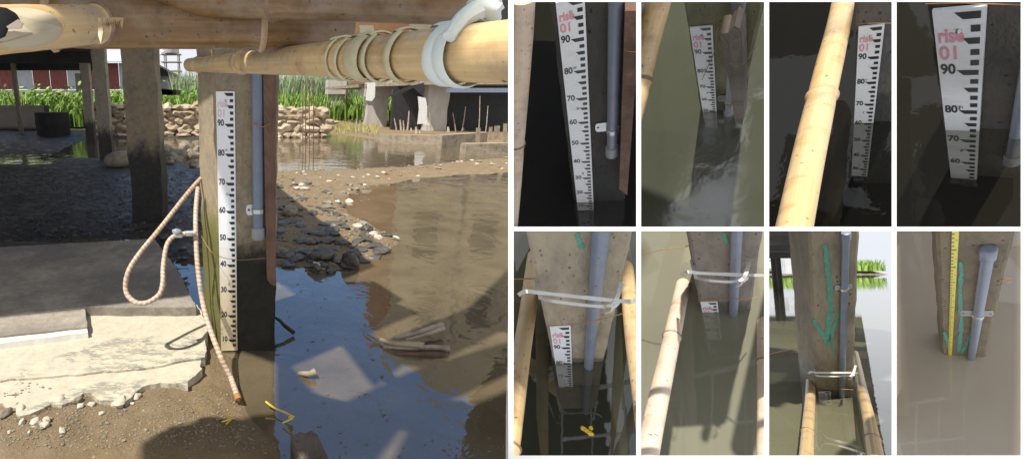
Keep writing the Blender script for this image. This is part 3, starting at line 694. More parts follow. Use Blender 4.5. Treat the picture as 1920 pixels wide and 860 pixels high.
# sheet of water out to the far bank
m = MB(); rows = [866, 800, 740, 690, 650, 610, 580, 560, 545, 534, 525, 519, 514]; cols = [1439 + i * 236 / 12 for i in range(13)]
m.add([B3w(x, y) for y in rows for x in cols], [(j * 13 + i, j * 13 + i + 1, (j + 1) * 13 + i + 1, (j + 1) * 13 + i) for j in range(12) for i in range(12)], True)
setting(m.build('water', water_mat('water_pond', (.22, .215, .13), .95, 1.7, .05, 10), base=wl))
m = MB(); oo = wl - WN * .3; m.prism([hit(x, y, oo, WN) for x, y in ((1439, 866), (1675, 866), (1675, 516), (1439, 516))], -WN * .05); setting(m.build('pond_bed', M['bed'], base=oo))
BD = (B3w(1560, 514) - CAM).dot(FW)
m = MB(); nx = 30; vs = []
for j, (y, up) in enumerate(((514.5, -.1), (512, .12), (508, .35), (505, .5))):
    for i in range(nx + 1): vs.append(B3w(1438 + i * 238 / nx, 514.5) + dirv * j * .8 + WN * (up + .12 * noise.noise(V((i * .7, j, 2)))))
m.add(vs, [(j * (nx + 1) + i, j * (nx + 1) + i + 1, (j + 1) * (nx + 1) + i + 1, (j + 1) * (nx + 1) + i) for j in range(3) for i in range(nx)], True)
setting(m.build('far_bank', M['rock_mid'], clip=r.clip))
def blades(region, n, h, w, mat, name, up, clip=None, lean=.35, seed=1, face=None):
    random.seed(seed); m = MB()
    for i in range(n):
        b = region(random.random(), random.random()); hh = h * (.45 + .75 * random.random())
        sd = (RT * random.uniform(-1, 1) + FW * random.uniform(-.6, .6)); sd.normalize()
        ln = RT * random.uniform(-lean, lean) + FW * random.uniform(-lean, lean)
        ww = w * (.6 + .8 * random.random())
        t1 = b + (up + ln * .4) * hh * .55; t2 = b + (up + ln).normalized() * hh
        m.add([b - sd * ww / 2, b + sd * ww / 2, t1 + sd * ww * .45, t1 - sd * ww * .45, t2], [(0, 1, 2, 3), (3, 2, 4)])
    return setting(m.build(name, mat, clip=clip), 'stuff')
e0 = B3w(1438, 514.5); e1 = B3w(1678, 514.5)
blades(lambda a, b: e0.lerp(e1, a) + dirv * (.4 + 3 * b) + WN * .3, 3800, .95, .10, M['leaf'], 'grass', WN, r.clip, seed=3)
blades(lambda a, b: e0.lerp(e1, .7 + a * .3) + dirv * (3 + 2 * b) + WN * .7, 900, .8, .12, M['leaf2'], 'reeds', WN, r.clip, seed=4)
# dark deck of the stilt house at the upper left of this bay
def d3(px, py, d): return P(px, py, d)
T = thing('stilt_house', 'dark underside of stilt house left of green streaked post', 'building', B3w(1480, 560))
HC = [r.clip[1]]
m = MB(); m.prism([P(1330, 150, 2.6), P(1604, 150, 2.6), P(1604, 484, 11.0), P(1330, 484, 11.0)], WN * .12); m.build('deck', M['dark_wood'], T, clip=HC)
for y0, y1 in ((444, 4.6), (461, 6.0), (474, 8.0)):
    m = MB(); a = P(1430, y0, y1); m.box(a, RT * 174 * y1 / F0, -WN * .05 * y1 / 4.6, FW * .1); m.build('beam', M['dark_wood'], T, clip=HC)
for x, d in ((1449, 9.2), (1458, 8.8), (1490, 9.6), (1520, 8.6)):
    m = MB(); a = P(x, 480, d); b = B3w(x + 1, 530); b = a - WN * (a - wl).dot(WN); m.tube([a, b], .035, 8); m.build('stilt', M['dark_wood'], T, clip=r.clip)
m = MB(); a = P(1436, 503, 13.0); m.box(a, RT * 1.3, WN * .18, FW * .1); tag(m.build('low_fence', M['tin_grey'], clip=r.clip), 'pale low fence on far bank below stilt house deck', 'fence')
m = MB(); m.box(P(1474, 513, 12.0), RT * .18, WN * .36, FW * .1); tag(m.build('grey_tarp', M['tin_grey'], clip=r.clip), 'pale blue grey sheet hanging on bank under stilt house', 'sheet')
# ---------------- B4
r = Rig('B4', .10, (1755, 433, 150), (1767, 663, 79), .06)
wl = r.F(1767, 664)
r.k = .034
p = post(r, (1755, 433), (1905, 433), (1767, 664), (1846, 676), .5, conc('post_dry_d', r, (.24, .20, .14), (.13, .105, .07), .02, .02), 'rough concrete post beside a yellow tape measure in brown water', thick=.05)
T = thing('tape_measure', 'yellow tape measure hanging down the rough post', 'tape measure', r.F(1781, 673), None)
q = [r.F(x, y, .0012) for x, y in ((1785, 428), (1798.5, 428), (1784, 674), (1777.5, 674))]
m = MB(); m.prism(q, r.out * .0006); m.build('blade', M['tape'], T, clip=r.clip)
m = MB(); fr = lambda t: (1 - t) ** 1
import itertools
LT = r.uv(r.F(1785, 428)); LB = r.uv(r.F(1777.5, 674)); RTp = r.uv(r.F(1798.5, 428)); RB = r.uv(r.F(1784, 674))
for i in range(1, 60):
    t = i / 60; a = (LT[0] + (LB[0] - LT[0]) * t, LT[1] + (LB[1] - LT[1]) * t); b = (RTp[0] + (RB[0] - RTp[0]) * t, RTp[1] + (RB[1] - RTp[1]) * t)
    wd = b[0] - a[0]; l = .75 if i % 5 == 0 else .35
    hh = abs(LB[1] - LT[1]) * .0018
    m.add([r.at(a[0], a[1] + hh, .0021), r.at(a[0] + wd * l, a[1] + hh, .0021), r.at(a[0] + wd * l, a[1] - hh, .0021), r.at(a[0], a[1] - hh, .0021)], [(0, 3, 2, 1)])
m.build('scale_marks', M['ink'], T, clip=r.clip)
for i in range(12):
    t = (i + .5) / 12; a = (LT[0] + (LB[0] - LT[0]) * t, LT[1] + (LB[1] - LT[1]) * t); b = (RTp[0] + (RB[0] - RTp[0]) * t, 0); wd = b[0] - a[0]
    tb = text_mb(str(60 - 5 * i), lambda x, y: r.at(a[0] + wd * (.66 + y * .5), a[1] + -x * wd * .55, .0022), .02); tb.build('numeral', M['ink'], T, clip=r.clip)
pipe(r, (1854, 466), (1819, 683), 13.2, 7.3, 'large capped grey pipe with clamp beside yellow tape measure', cap_top=True, cap_bot=False, clamp=(1835, 592, 3.3, 3.0))
paint2(r, [([(1801, 490), (1802, 520), (1800, 560), (1803, 600), (1800, 640), (1797, 660)], 9, 11), ([(1770, 622), (1776, 640), (1780, 655)], 8, 12), ([(1822, 620), (1812, 645), (1802, 662)], 6, 13)], p)
bay_water('B4', wl, r.n, water_mat('water_brown', (.47, .41, .335), .96, 1.65, .03, 6, col2=(.36, .29, .20)), drop=.2)
for i, (a, b) in enumerate((((1880, 523), (1897, 521)), ((1882, 531), (1897, 529)))):
    wire(r, [(a[0] - 6, a[1], -.3), (a[0], a[1], 0), (b[0], b[1], 0)], .6, 'bent rusty nail wires sticking from the rough post edge')
# ================================================================== THE MAIN VIEW
YN = V((0, 1, 0)); Z = V((0, 0, 1))
def vz(px, yb, yt, z=0.0):
    b = G(px, yb, z); return b, hit(px, yt, b, YN).z
# ---- terrain
def inside(poly, x, y):
    c = False; n = len(poly); j = n - 1
    for i in range(n):
        xi, yi = poly[i]; xj, yj = poly[j]
        if (yi > y) != (yj > y) and x < (xj - xi) * (y - yi) / (yj - yi) + xi: c = not c
        j = i
    return c
def pdist(poly, x, y):
    best = 1e9; n = len(poly)
    for i in range(n):
        ax, ay = poly[i]; bx, by = poly[(i + 1) % n]; dx, dy = bx - ax, by - ay
        t = max(0, min(1, ((x - ax) * dx + (y - ay) * dy) / (dx * dx + dy * dy + 1e-9)))
        d = math.hypot(x - ax - dx * t, (y - ay - dy * t) * 2.2)
        best = min(best, d)
    return best
LA = [(-900, 309), (90, 308), (120, 296), (215, 294), (300, 296), (375, 316), (515, 322), (560, 320), (760, 312), (1000, 290), (1000, 321), (800, 333), (690, 350), (645, 372), (650, 400), (700, 425), (755, 452), (700, 485), (640, 505), (600, 512), (560, 500), (515, 497), (440, 505), (400, 500), (340, 492), (300, 470), (285, 450), (-900, 470)]
LB = [(-900, 470), (285, 450), (340, 512), (360, 560), (385, 610), (405, 655), (440, 672), (446, 720), (470, 790), (520, 830), (545, 920), (-900, 920)]
LC = [(-900, 180), (1000, 180), (1000, 284), (900, 280), (850, 266), (700, 260), (620, 249), (515, 251), (400, 254), (375, 262), (215, 262), (150, 266), (90, 291), (-900, 295)]
def zland(px, py, w):
    d = -1e9
    for poly in (LA, LB, LC):
        q = pdist(poly, px, py); d = max(d, q if inside(poly, px, py) else -q)
    dm = d * (w - CAM).dot(FW) / F0
    nz = noise.noise(w * 2.2) * .02 + noise.noise(w * 7) * .010 + noise.noise(w * 19) * .006
    if dm > 0: z = .045 * (1 - math.exp(-dm / .10))
    else: z = -.16 * (1 - math.exp(dm / .30))
    z += nz * (1.0 if dm > 0 else .8)
    if w.x < -.4 and w.y > 3.2: z += noise.noise(w * 1.7 + V((3, 3, 0))) * .035
    far = min(1, max(0, (w.y - 13) / 8)); 
    return z + .1 * far
xs = [-900 + i * 18 for i in range(70)]; xs = [x for x in xs if x < 200] + [200 + i * 7.6 for i in range(101)]
ys = [190.6, 192, 195, 200, 206, 213, 220, 228, 236] + [242 + i * 5.2 for i in range(0, 60)] + [554 + i * 7 for i in range(60)]
m = MB(); vs = []
for y in ys:
    for x in xs:
        g = G(x, y); vs.append(V((g.x, g.y, zland(x, y, g))))
w = len(xs)
m.add(vs, [(j * w + i, (j + 1) * w + i, (j + 1) * w + i + 1, j * w + i + 1) for j in range(len(ys) - 1) for i in range(w - 1)], True)
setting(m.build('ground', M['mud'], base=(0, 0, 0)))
m = MB(); c = [G(-900, 196), G(957, 196), G(957, 925), G(-900, 925)]
m.prism(c, Z * -.001) if False else m.add(c, [(3, 2, 1, 0)])
setting(m.build('water', water_mat('puddle_water', (.24, .19, .115), .55, 2.2, .35, 5, rough=.03, rd=.012, var=.8), base=(0, 0, 0)))
def gz(px, py):
    g = G(px, py); return V((g.x, g.y, max(zland(px, py, g), -.05)))
# ---- cement slab, in broken sheets
def sheet(pxs, z, th, mat, name, label, jag=0):
    pts = [G(x, y, z) for x, y in pxs]
    if jag:
        q = []
        for i, a in enumerate(pts):
            b = pts[(i + 1) % len(pts)]; n = max(1, int((b - a).length / .022)) if abs(pxs[i][0]) < 500 and abs(pxs[(i + 1) % len(pts)][0]) < 500 else 1
            for k in range(n):
                p = a.lerp(b, k / n); q.append(p + V((noise.noise(p * 12) + .5 * noise.noise(p * 45), noise.noise(p * 12 + V((5, 5, 5))) + .5 * noise.noise(p * 45 + V((2, 2, 2))), 0)) * jag)
        pts = q
    m = MB(); m.prism(pts, Z * -th); return tag(m.build(name, mat), label, 'concrete slab', 'broken cement slabs')
sheet([(-700, 530), (0, 463), (150, 455), (288, 447), (330, 500), (360, 560), (368, 576), (158, 576), (0, 591), (-700, 650)], .108, .10, M['slab'], 'cement_slab', 'large grey cement slab in the shade beside dark mud', .008)
sheet([(-700, 660), (0, 593), (160, 578), (163, 612), (0, 630), (-700, 700)], .103, .09, M['slab'], 'cement_step', 'raised mottled cement strip at left of the slabs', .004)
sheet([(-700, 700), (0, 630.5), (163, 612.5), (165, 622), (0, 643), (-700, 712)], .094, .08, M['slab_white'], 'cement_lit_lip', 'thin lip coloured white as sunlight on the front of the mottled strip', .003)  # thin sheet added, coloured as the sunlit step face
sheet([(-700, 700), (0, 640), (158, 628), (156, 574), (369, 570), (390, 612), (386, 668), (270, 689), (180, 698), (0, 712), (-700, 760)], .068, .06, M['slab2'], 'cement_slab', 'sunlit pale cement slab under the hose loop', .010)
sheet([(-700, 740), (0, 690), (200, 680), (385, 660), (377, 690), (352, 716), (300, 720), (254, 738), (238, 755), (222, 745), (175, 742), (150, 738), (130, 752), (95, 752), (66, 772), (48, 779), (20, 765), (0, 758), (-700, 800)], .060, .055, M['slab2'], 'cement_crust', 'cream coloured broken cement crust over gravel', .03)
# ---- concrete pillars of the stilt building
def pillar(x0, x1, yb, zt, dep, mat, label, turn=0.0, name='concrete_pillar', grp='pillars under the left building', ztop=None, cap=None):
    a = G(x0, yb, 0); b = G(x1, yb, 0); u = (b - a); wd = u.length; u.normalize()
    u = Matrix.Rotation(turn, 3, 'Z') @ u; bk = V((-u.y, u.x, 0)) * dep; u *= wd
    rows = 22; sec = 6; m = MB(); vs = []
    ring = [V((0, 0, 0))] + [u * (k / sec) for k in range(1, sec)] + [u, u + bk, bk]
    ch = .03
    for i in range(rows + 1):
        z = -.25 + (zt + .25) * i / rows
        for k, q in enumerate(ring):
            p = a + q + V((0, 0, z)); j = V((noise.noise(p * 6), noise.noise(p * 6 + V((9, 9, 9))), 0)) * .018 * (wd / .25)
            vs.append(p + j)
    w = len(ring)
    fs = [(i * w + k, i * w + (k + 1) % w, (i + 1) * w + (k + 1) % w, (i + 1) * w + k) for i in range(rows) for k in range(w)]
    fs += [tuple(range(w - 1, -1, -1)), tuple(rows * w + k for k in range(w))]
    m.add(vs, fs, True); return tag(m.build(name, mat, base=a), label, 'pillar', grp)
DZ = 2.02
pm = concrete('pillar_concrete', (.27, .225, .165), (.022, .02, .018), h0=.62, blur=.18)
pm2 = concrete('pillar_concrete_far', (.30, .27, .22), (.03, .028, .024), h0=.5, blur=.2)
pillar(250, 307, 428, DZ, .22, pm, 'thick near concrete pillar, black wet below its middle', 0)
pillar(188, 211, 302, DZ + .1, .15, pm2, 'concrete pillar beside the round boulder left of the thick one', 0)
pillar(162, 178, 268, DZ + .1, .15, pm2, 'concrete pillar furthest left of the three thick pillars', 0)
# ---- the main post with its staff gauge
class Flat:
    def __init__(s, a, b):
        s.o = a; s.n = V((0, 0, 1)); s.u = (b - a).normalized(); s.out = s.u.cross(s.n).normalized()
        if s.out.dot(CAM - a) < 0: s.out = -s.out
        s.k = .067; s.clip = None
    F = Rig.F; uv = Rig.uv; at = Rig.at
A = G(413, 659, 0); B = G(516, 656, 0); rg = Flat(A, B)
mp = concrete('main_post_concrete', (.33, .28, .205), (.012, .012, .009), h0=.44, blur=.10, green=(.17, .17, .035), g0=.52, gn=-rg.u)
wd = (B - A).length; m = MB()
LG = G(384, 605, 0); bk = -rg.out * .21
# left face recedes from the front corner
lv = LG - A
rows = 34; vs = []
ring = [V((0, 0, 0)) + rg.u * .006] + [rg.u * wd * k / 8 for k in range(1, 8)] + [rg.u * (wd - .006), rg.u * wd - rg.out * .008, rg.u * wd + lv, lv, rg.out * -.008]
ring[-2] = lv
for i in range(rows + 1):
    z = -.3 + 1.75 * i / rows
    for k, q in enumerate(ring):
        p = A + q + V((0, 0, z)); e = .006 if k in (0, 8, 9, 12, 11) else .0025
        vs.append(p + V((noise.noise(p * 13), noise.noise(p * 13 + V((4, 4, 4))), 0)) * e * 1.6)
w = len(ring); m = MB()
m.add(vs, [(i * w + k, i * w + (k + 1) % w, (i + 1) * w + (k + 1) % w, (i + 1) * w + k) for i in range(rows) for k in range(w)] + [tuple(range(w - 1, -1, -1)), tuple(rows * w + k for k in range(w))], True)
tag(m.build('concrete_post', mp, base=A), 'sunlit concrete post with green algae side carrying the full height gauge', 'post', 'concrete posts in water')
t = NT('gauge_stained'); v = t.map('Object'); sx = t.n('ShaderNodeSeparateXYZ', {0: t.tc.outputs['Object']})
nz = t.noise(v, 22, 6, .7); hz = t.math('ADD', sx.outputs[2], t.math('MULTIPLY', t.math('SUBTRACT', nz, .5), .35))
c = t.mix(t.step(hz, .55, .15), (.80, .81, .82), (.60, .50, .33)); c = t.mix(t.step(nz, .5, .7), c, t.mix(t.step(hz, .3, .1), c, (.2, .17, .11)))
t.bsdf(c, .35); M['gauge_st'] = t.m
gauge(rg, (405, 178), (440, 178), (235, 90, 407), (592, 20, 412), (416, 656), 'full height white gauge standing on mud, shadow across its face', mat=M['gauge_st'], W=.067)
pipe(rg, (482, 120), (484, 446), 9.5, 11.0, 'grey capped pipe beside the full height gauge on the mud', clamp=(481, 395, 2.2, 1.0), holes=False)
m = MB(); e = .22 * .067
pl = [rg.F(x, y, .018) for x, y in ((492, 60), (516, 60), (516, 532), (508, 530), (500, 520), (497, 400), (494, 250))]
m.prism(pl, rg.out * .02); tag(m.build('plank', M['plank']), 'dark red brown plank with a splintered end beside the mud post', 'plank', 'planks on the posts')
wire(rg, [(468, 235, .1), (478, 232, .7), (492, 238, .7), (505, 233, .6), (516, 238, .3)], .8, 'rusty wire round the pipe and plank high on the mud post')
wire(rg, [(462, 200, .1), (458, 230, .15), (455, 300, .1), (452, 350, .1)], .6, 'thin rusty wire hanging beside the full height gauge')
wire(rg, [(376, 440, -.9), (395, 470, .6), (415, 482, .7), (450, 487, .5), (470, 486, .3), (514, 482, .4)], .6, 'thin wire slung across the full height gauge at 40')
# ---- hose
def hose_part(pts, rpx, nm='hose_loop'):
    return
def hp(L): return smooth([P(x, y, d) for x, y, d in L], 10)
T = thing('garden_hose', 'striped pinkish hose looping over the slab from the post', 'hose', P(365, 437, 1.9), 'striped hoses on the post')
m = MB(); m.tube(hp([(376, 335, 1.98), (352, 362, 1.9), (300, 428, 1.8), (262, 474, 1.74), (240, 510, 1.70), (236, 545, 1.69), (252, 565, 1.68), (275, 567, 1.68), (298, 552, 1.70), (305, 530, 1.72), (306, 500, 1.75), (312, 462, 1.78), (324, 444, 1.8), (345, 438, 1.8), (368, 436, 1.8)]), .0088, 12); m.build('tube', M['hose'], T)
for a, d in (((305, 536), 1.725), ((336, 440), 1.8), ((355, 437), 1.8)):
    m = MB(); c = P(a[0], a[1], d); ax = (P(a[0] + 4, a[1] - (14 if a[0] < 310 else 0), d) - c).normalized(); m.tube([c - ax * .012, c + ax * .012], .0115, 12); m.build('ferrule', M['steel'], T)
m = MB(); m.blob(P(331, 434, 1.78), (.016, .012, .012), 2, .3, 4, smooth=True); m.build('valve', M['pipe_pale'], T)
T = thing('garden_hose', 'pale hose running down the post to the mud', 'hose', G(447, 748), 'striped hoses on the post')
g = G(447, 748, .03); L = hp([(371, 352, 1.93), (367, 400, 1.87), (368, 460, 1.81), (373, 520, 1.78), (383, 580, 1.74), (397, 625, 1.70), (415, 672, 1.66)]); L += smooth([L[-1], G(432, 706, .05), G(440, 728, .04), g], 8)[1:]
m = MB(); m.tube(L, .0095, 12); m.build('tube', M['hose'], T)
ax = (L[-1] - L[-3]).normalized(); m = MB(); m.tube([L[-1] - ax * .02, L[-1] + ax * .004], [.0115, .0115], 14, cap=False); m.tube([L[-1] + ax * .004, L[-1] - ax * .02], [.0085, .0085], 14, cap=False); m.build('fitting', M['string'], T)
# ---- overhead bamboo
def on_line(T_a, T_b, px):
    lo, hi = 0.0, 1.0
    f = lambda t: (lambda q: CX + q.dot(RT) / q.dot(FW) * F0)(T_a.lerp(T_b, t) - CAM)
    s = f(1) > f(0)
    for _ in range(40):
        md = (lo + hi) / 2
        if (f(md) < px) == s: lo = md
        else: hi = md
    return lo
Dm = .052
pa = P(356, 122, Dm * F0 / 24); pb = P(953, 97, Dm * F0 / 112)
main_bamboo = bamboo(None, [(356, 122, 24), (1010, 95, 122)], Dm, M['bamboo'], M['node_pale'], [.12, .47], 'horizontal bamboo wrapped with pale straps in front of the sunlit post', grp='bamboo poles overhead')
pa = P(356, 122, Dm * F0 / 24); pb = P(1010, 95, Dm * F0 / 122)
def wrap(px, turns, wpx, mat, skew=0.0, th0=0.0, rr=1.13, label=None, T=None, name='band', D=Dm):
    t = on_line(pa, pb, px); c = pa.lerp(pb, t); ax = (pb - pa).normalized(); d = (c - CAM).dot(FW)
    e1 = ax.cross(Z).normalized(); e2 = e1.cross(ax).normalized()
    wid = wpx * d / F0; sk = skew * d / F0; N = int(36 * turns); vs = []; fs = []
    for i in range(N + 1):
        th = th0 + 2 * math.pi * i / 36; q = c + ax * (sk * (i / N - .5)); r0 = D / 2 * rr
        rad = e1 * math.cos(th) + e2 * math.sin(th)
        for o, k in ((-.5, 1.0), (-.25, 1.07), (.25, 1.07), (.5, 1.0)):
            vs.append(q + ax * wid * o * (1 + .2 * noise.noise(V((th, px, 1)))) + rad * r0 * k)
        vs.append(q + rad * r0 * .97)
    for i in range(N):
        for k in range(5): fs.append((i * 5 + k, (i + 1) * 5 + k, (i + 1) * 5 + (k + 1) % 5, i * 5 + (k + 1) % 5))
    m = MB(); m.add(vs, fs, True); return m.build(name, mat, T, base=c)
T = thing('strap_tie', 'thick pale green strap knotted round the near end of bamboo', 'strap', pa.lerp(pb, on_line(pa, pb, 870)), 'straps on the overhead bamboo')
wrap(843, 1.05, 34, M['strap_green'], 26, 1.0, T=T); wrap(872, 1.02, 34, M['strap_green'], -8, .5, 1.16, T=T)
c = P(893, 24, .50)
m = MB(); m.tube(smooth([P(842, 70, .44), P(866, 38, .445), P(890, 22, .45), P(912, 14, .46)], 6), [.006 + .006 * (i / 18) for i in range(19)], 8)
m.build('tail', M['strap_green'], T)
m = MB(); m.blob(P(912, 18, .455), (.018, .014, .012), 3, .35, 6, smooth=True); m.build('knot', M['strap_green'], T)
T = thing('strap_tie', 'yellowish split vine wound several times round the bamboo joint', 'strap', pa.lerp(pb, on_line(pa, pb, 690)), 'straps on the overhead bamboo')
for px, w_, sk in ((641, 7, 26), (656, 9, 52), (690, 50, 26), (716, 12, 24), (764, 20, 16)): wrap(px, 1.02, w_, M['vine'], sk, 1.0, 1.13, T=T)
m = MB(); a0 = pa.lerp(pb, on_line(pa, pb, 690)); d_ = (a0 - CAM).dot(FW); m.prism([P(x, y, d_) for x, y in ((674, 48), (700, 48), (705, 82), (677, 84))], FW * .01); m.build('tail', M['vine'], T)
def over(pts, D, mat, nodes, label, nm='node_pale'): return bamboo(None, pts, D, M[mat], M[nm], nodes, label, grp='bamboo poles overhead')
over([(-260, 42, 96), (655, 47, 84)], .085, 'bamboo_brown', [.36, .80], 'brown bamboo along the top of the view over the pillars')
over([(60, -14, 66), (905, 0, 92)], .07, 'bamboo_brown', [.62], 'upper brown bamboo ending at the pale knotted strap', nm='node')
T = bamboo(None, [(-120, 64, 100), (184, 46, 68)], .06, M['bamboo'], M['node'], [1.0], 'pale bamboo with a slanting cut and black hollow at top left', grp='bamboo poles overhead')
m = MB(); m.prism([P(38 + 76 * math.cos(a / 24 * 6.283), 51 + 36.5 * math.sin(a / 24 * 6.283), .468 + .03 * abs(math.sin(a / 24 * 6.283))) for a in range(24)], FW * .006); m.build('cut_face', M['cutface'], T)
m = MB(); m.prism([P(x, y, .462) for x, y in ((-8, 12), (12, 15), (28, 24), (34, 34), (24, 42), (12, 52), (6, 66), (-8, 72))], FW * .004); m.build('hollow', M['hole'], T)
m = MB(); m.prism([P(x, y, .458) for x, y in ((12, 50), (34, 36), (42, 42), (38, 52), (14, 53))], FW * .003); m.build('splinter', M['bamboo_pale'], T)
m = MB(); cc = P(24, 36, .42); m.blob(cc, (.014, .012, .010), 2, .2, 2); 
m.build('split_hole', M['hole'], base=cc); bpy.data.objects.remove(bpy.data.objects['split_hole'])
m = MB()
for i in range(9):
    x = 192 + i * 4.2; m.prism([P(x, 34, .72), P(x + 5, 33, .72), P(x + 7 - i, 44 + 8 * noise.noise(V((i, 0, 0))), .70), P(x + 2, 47 + (i % 3) * 3, .70)], FW * .004)
m.prism([P(183, 33, .70), P(190, 34, .70), P(193, 60, .69), P(189, 83, .685), P(184, 66, .69)], FW * .004)
tag(m.build('bamboo_splinter', M['bamboo']), 'frayed splinters hanging from the brown bamboo at top left', 'splinter')
# ---- deck of the building on the left, and the open plank platform the camera stands under
def raised(poly, z, th, name, mat, parent):
    off = SUN * (z / SUN.z); m = MB(); m.prism([G(x, y) + off for x, y in poly], Z * th); return m.build(name, mat, parent)
T = thing('stilt_building', 'dark concrete deck of the left building on pillars', 'building', G(200, 300))
off = SUN * (DZ / SUN.z)
fr = [G(x, y) + off for x, y in ((-900, 700), (0, 633), (160, 616), (372, 590), (381, 520), (392, 430), (470, 395), (505, 352))]
rt = [G(505, 352) + off, V((-1.1, 9.0, DZ)), V((-2.3, 14.5, DZ)), V((-14, 14.5, DZ))]
m = MB(); m.prism(fr + [V((-1.45, 6.0, DZ)), V((-2.75, 9.0, DZ)), V((-4.5, 14.5, DZ)), V((-14, 14.5, DZ))], Z * .16); m.build('deck', M['deck_conc'], T)
for y in (4.0, 6.2, 8.6, 11.5, 14.2):
    m = MB(); m.box(V((-11, y, DZ - .22)), V((11 - .315 * y, 0, 0)), V((0, .22, 0)), V((0, 0, .22))); m.build('beam', M['deck_conc'], T)
for px, yb, wpx, mm in ((36, 255, 7, 'grey_wood'), (124, 215, 6, 'pipe_pale'), (149, 235, 9, 'dark_wood'), (62, 212, 5, 'dark_wood')):
    a = G(px, yb); d = (a - CAM).dot(FW); m = MB(); m.box(a, RT * wpx * d / F0, YN * .1, Z * (2.02)); m.build('stilt', M[mm], T)
PT = thing('platform_shade_boards', 'walkway planks above the camera and added boards that shade and darken reflections', 'walkway', V((.3, 1.3, 1.75)))  # also holds unseen boards added to shade bays and darken reflections
S2 = [[(516, 352), (700, 500), (640, 525), (660, 560), (600, 585), (523, 530)],
      [(392, 430), (470, 395), (505, 352), (523, 352), (523, 530), (460, 520)],
      [(604, 600), (640, 575), (752, 685), (700, 726)],
      [(516, 664), (546, 694), (640, 812), (516, 812)],
      [(560, 800), (622, 764), (760, 700), (860, 668), (957, 640), (957, 700), (760, 790), (700, 870), (540, 870)],
      [(720, 640), (957, 545), (957, 612), (800, 690), (742, 682)],
      [(280, 846), (330, 818), (420, 796), (512, 786), (560, 800), (540, 890), (270, 890)],  # unseen board added to cast the camera holder's shadow
      [(760, 810), (957, 730), (957, 900), (720, 900)]]
SD = -SH
g0 = G(446, 656); g1 = G(540, 690)
cr = [g0, g0 + SD * .30, A + SD * .56 - V((.06, 0, 0)), A + SD * .95, g1 + SD * .8, g1]
m = MB(); m.prism([p + SUN * (1.78 / SUN.z) for p in cr], Z * .03); m.build('board', M['dark_wood'], PT)  # unseen board added to shade the right part of the post
for i, poly in enumerate(S2): raised(poly, 1.75 + .0 * i + (.05 if i % 2 else 0), .03, 'board', M['dark_wood'], PT)  # unseen planks shaped from the ground shadow outlines, lifted towards the sun
# ---- far left: dark wall, drum, sheds, grass and stone wall
def boxw(px0, px1, yb, yt, dep, mat, name, label, cat, grp=None, z=0.0, sub=None, T=None):
    a = G(px0, yb, z); b = G(px1, yb, z); zt = hit((px0 + px1) / 2, yt, a, YN).z
    m = MB(); m.box(a, V((b.x - a.x, 0, 0)), YN * dep, Z * (zt - z)); o = m.build(name, mat, T)
    if label: tag(o, label, cat, grp)
    return o
wall_d = G(0, 250).y
m = MB(); a = V((-16, 15.2, -.1)); m.box(a, V((9.5, 0, 0)), V((0, .4, 0)), V((0, 0, .93))); tag(m.build('low_wall', M['deck_conc']), 'low dark wall behind the drum under the left building', 'wall')  # wall colour darkened for the shade under the deck
a = G(102, 256); m = MB(); m.tube([a, a + Z * .04, a + Z * .3, a + Z * .33, a + Z * .60, a + Z * .63, a + Z * .66], [.42, .44, .44, .46, .44, .46, .44], 28); tag(m.build('drum', M['deck_conc']), 'dark round drum under the left building', 'drum')
# stone wall
def stone_wall(x0, x1, y0, z1, name, label, seed):
    random.seed(seed); m = MB(); m.box(V((x0, y0 + .25, -.1)), V((x1 - x0, 0, 0)), V((0, .35, 0)), V((0, 0, z1 - .02)))
    z = -.02; 
    while z < z1 - .1:
        x = x0; hgt = random.uniform(.13, .24)
        while x < x1:
            wdt = random.uniform(.18, .5); m.blob((x + wdt / 2, y0 + .22 + z * .25, z + hgt / 2), (wdt * .55, .2, hgt * .62), 2, .42, random.random() * 50, rot=random.uniform(-.3, .3)); x += wdt
        z += hgt * .92
    return tag(m.build(name, M['rock_gold']), label, 'wall')
stone_wall(-4.6, -1.3, 13.2, .82, 'stone_wall', 'rough dry stone wall left of the sunlit post', 3)
stone_wall(.55, 1.95, 13.2, .84, 'stone_wall', 'rough dry stone wall right of the sunlit post, above the pond', 4)
# rock pile on the left of post, big boulder
rk = [(332, 300, 30, 'rock_mid'), (357, 296, 24, 'rock_mid'), (312, 288, 20, 'rock_mid'), (345, 280, 22, 'rock_mid'), (362, 318, 14, 'rock_mid'), (320, 312, 14, 'rock_mid'), (371, 283, 16, 'rock_mid')]
for x, y, rp, mt in rk:
    g = gz(x, y); d = (g - CAM).dot(FW); rr = rp * .62 * d / F0; m = MB(); m.blob(g + Z * rr * .55, (rr, rr, rr * .85), 3, .35, x, rot=x); tag(m.build('rock', M[mt], base=g), 'mossy brown rock in the pile left of the post', 'rock', 'rock pile below the stone wall')
g = gz(226, 316); d = (g - CAM).dot(FW); m = MB(); m.blob(g + Z * .09, (.23, .18, .13), 3, .12, 5, smooth=True); tag(m.build('boulder', M['rock_mid'], base=g), 'smooth round tan boulder beside the thick pillar', 'rock')
# vegetation
LW = lambda a, b, x0, x1, y0, y1: V((x0 + (x1 - x0) * a, y0 + (y1 - y0) * b, .15))
blades(lambda a, b: LW(a, b, -13, 1.9, 15.8, 20), 11000, 1.05, .05, M['leaf'], 'grass', Z, seed=11)
blades(lambda a, b: LW(a, b, 1.5, 12, 21.5, 26), 7000, 1.1, .06, M['leaf'], 'grass', Z, seed=15)
blades(lambda a, b: LW(a, b, -4.0, 6, 24, 28), 8000, 2.1, .055, M['leaf2'], 'reeds', Z, seed=12, lean=.2)
blades(lambda a, b: LW(a, b, 3.2, 12, 26.5, 28), 1600, 2.1, .05, M['leaf_dry'], 'dry_reeds', Z, seed=13, lean=.2)
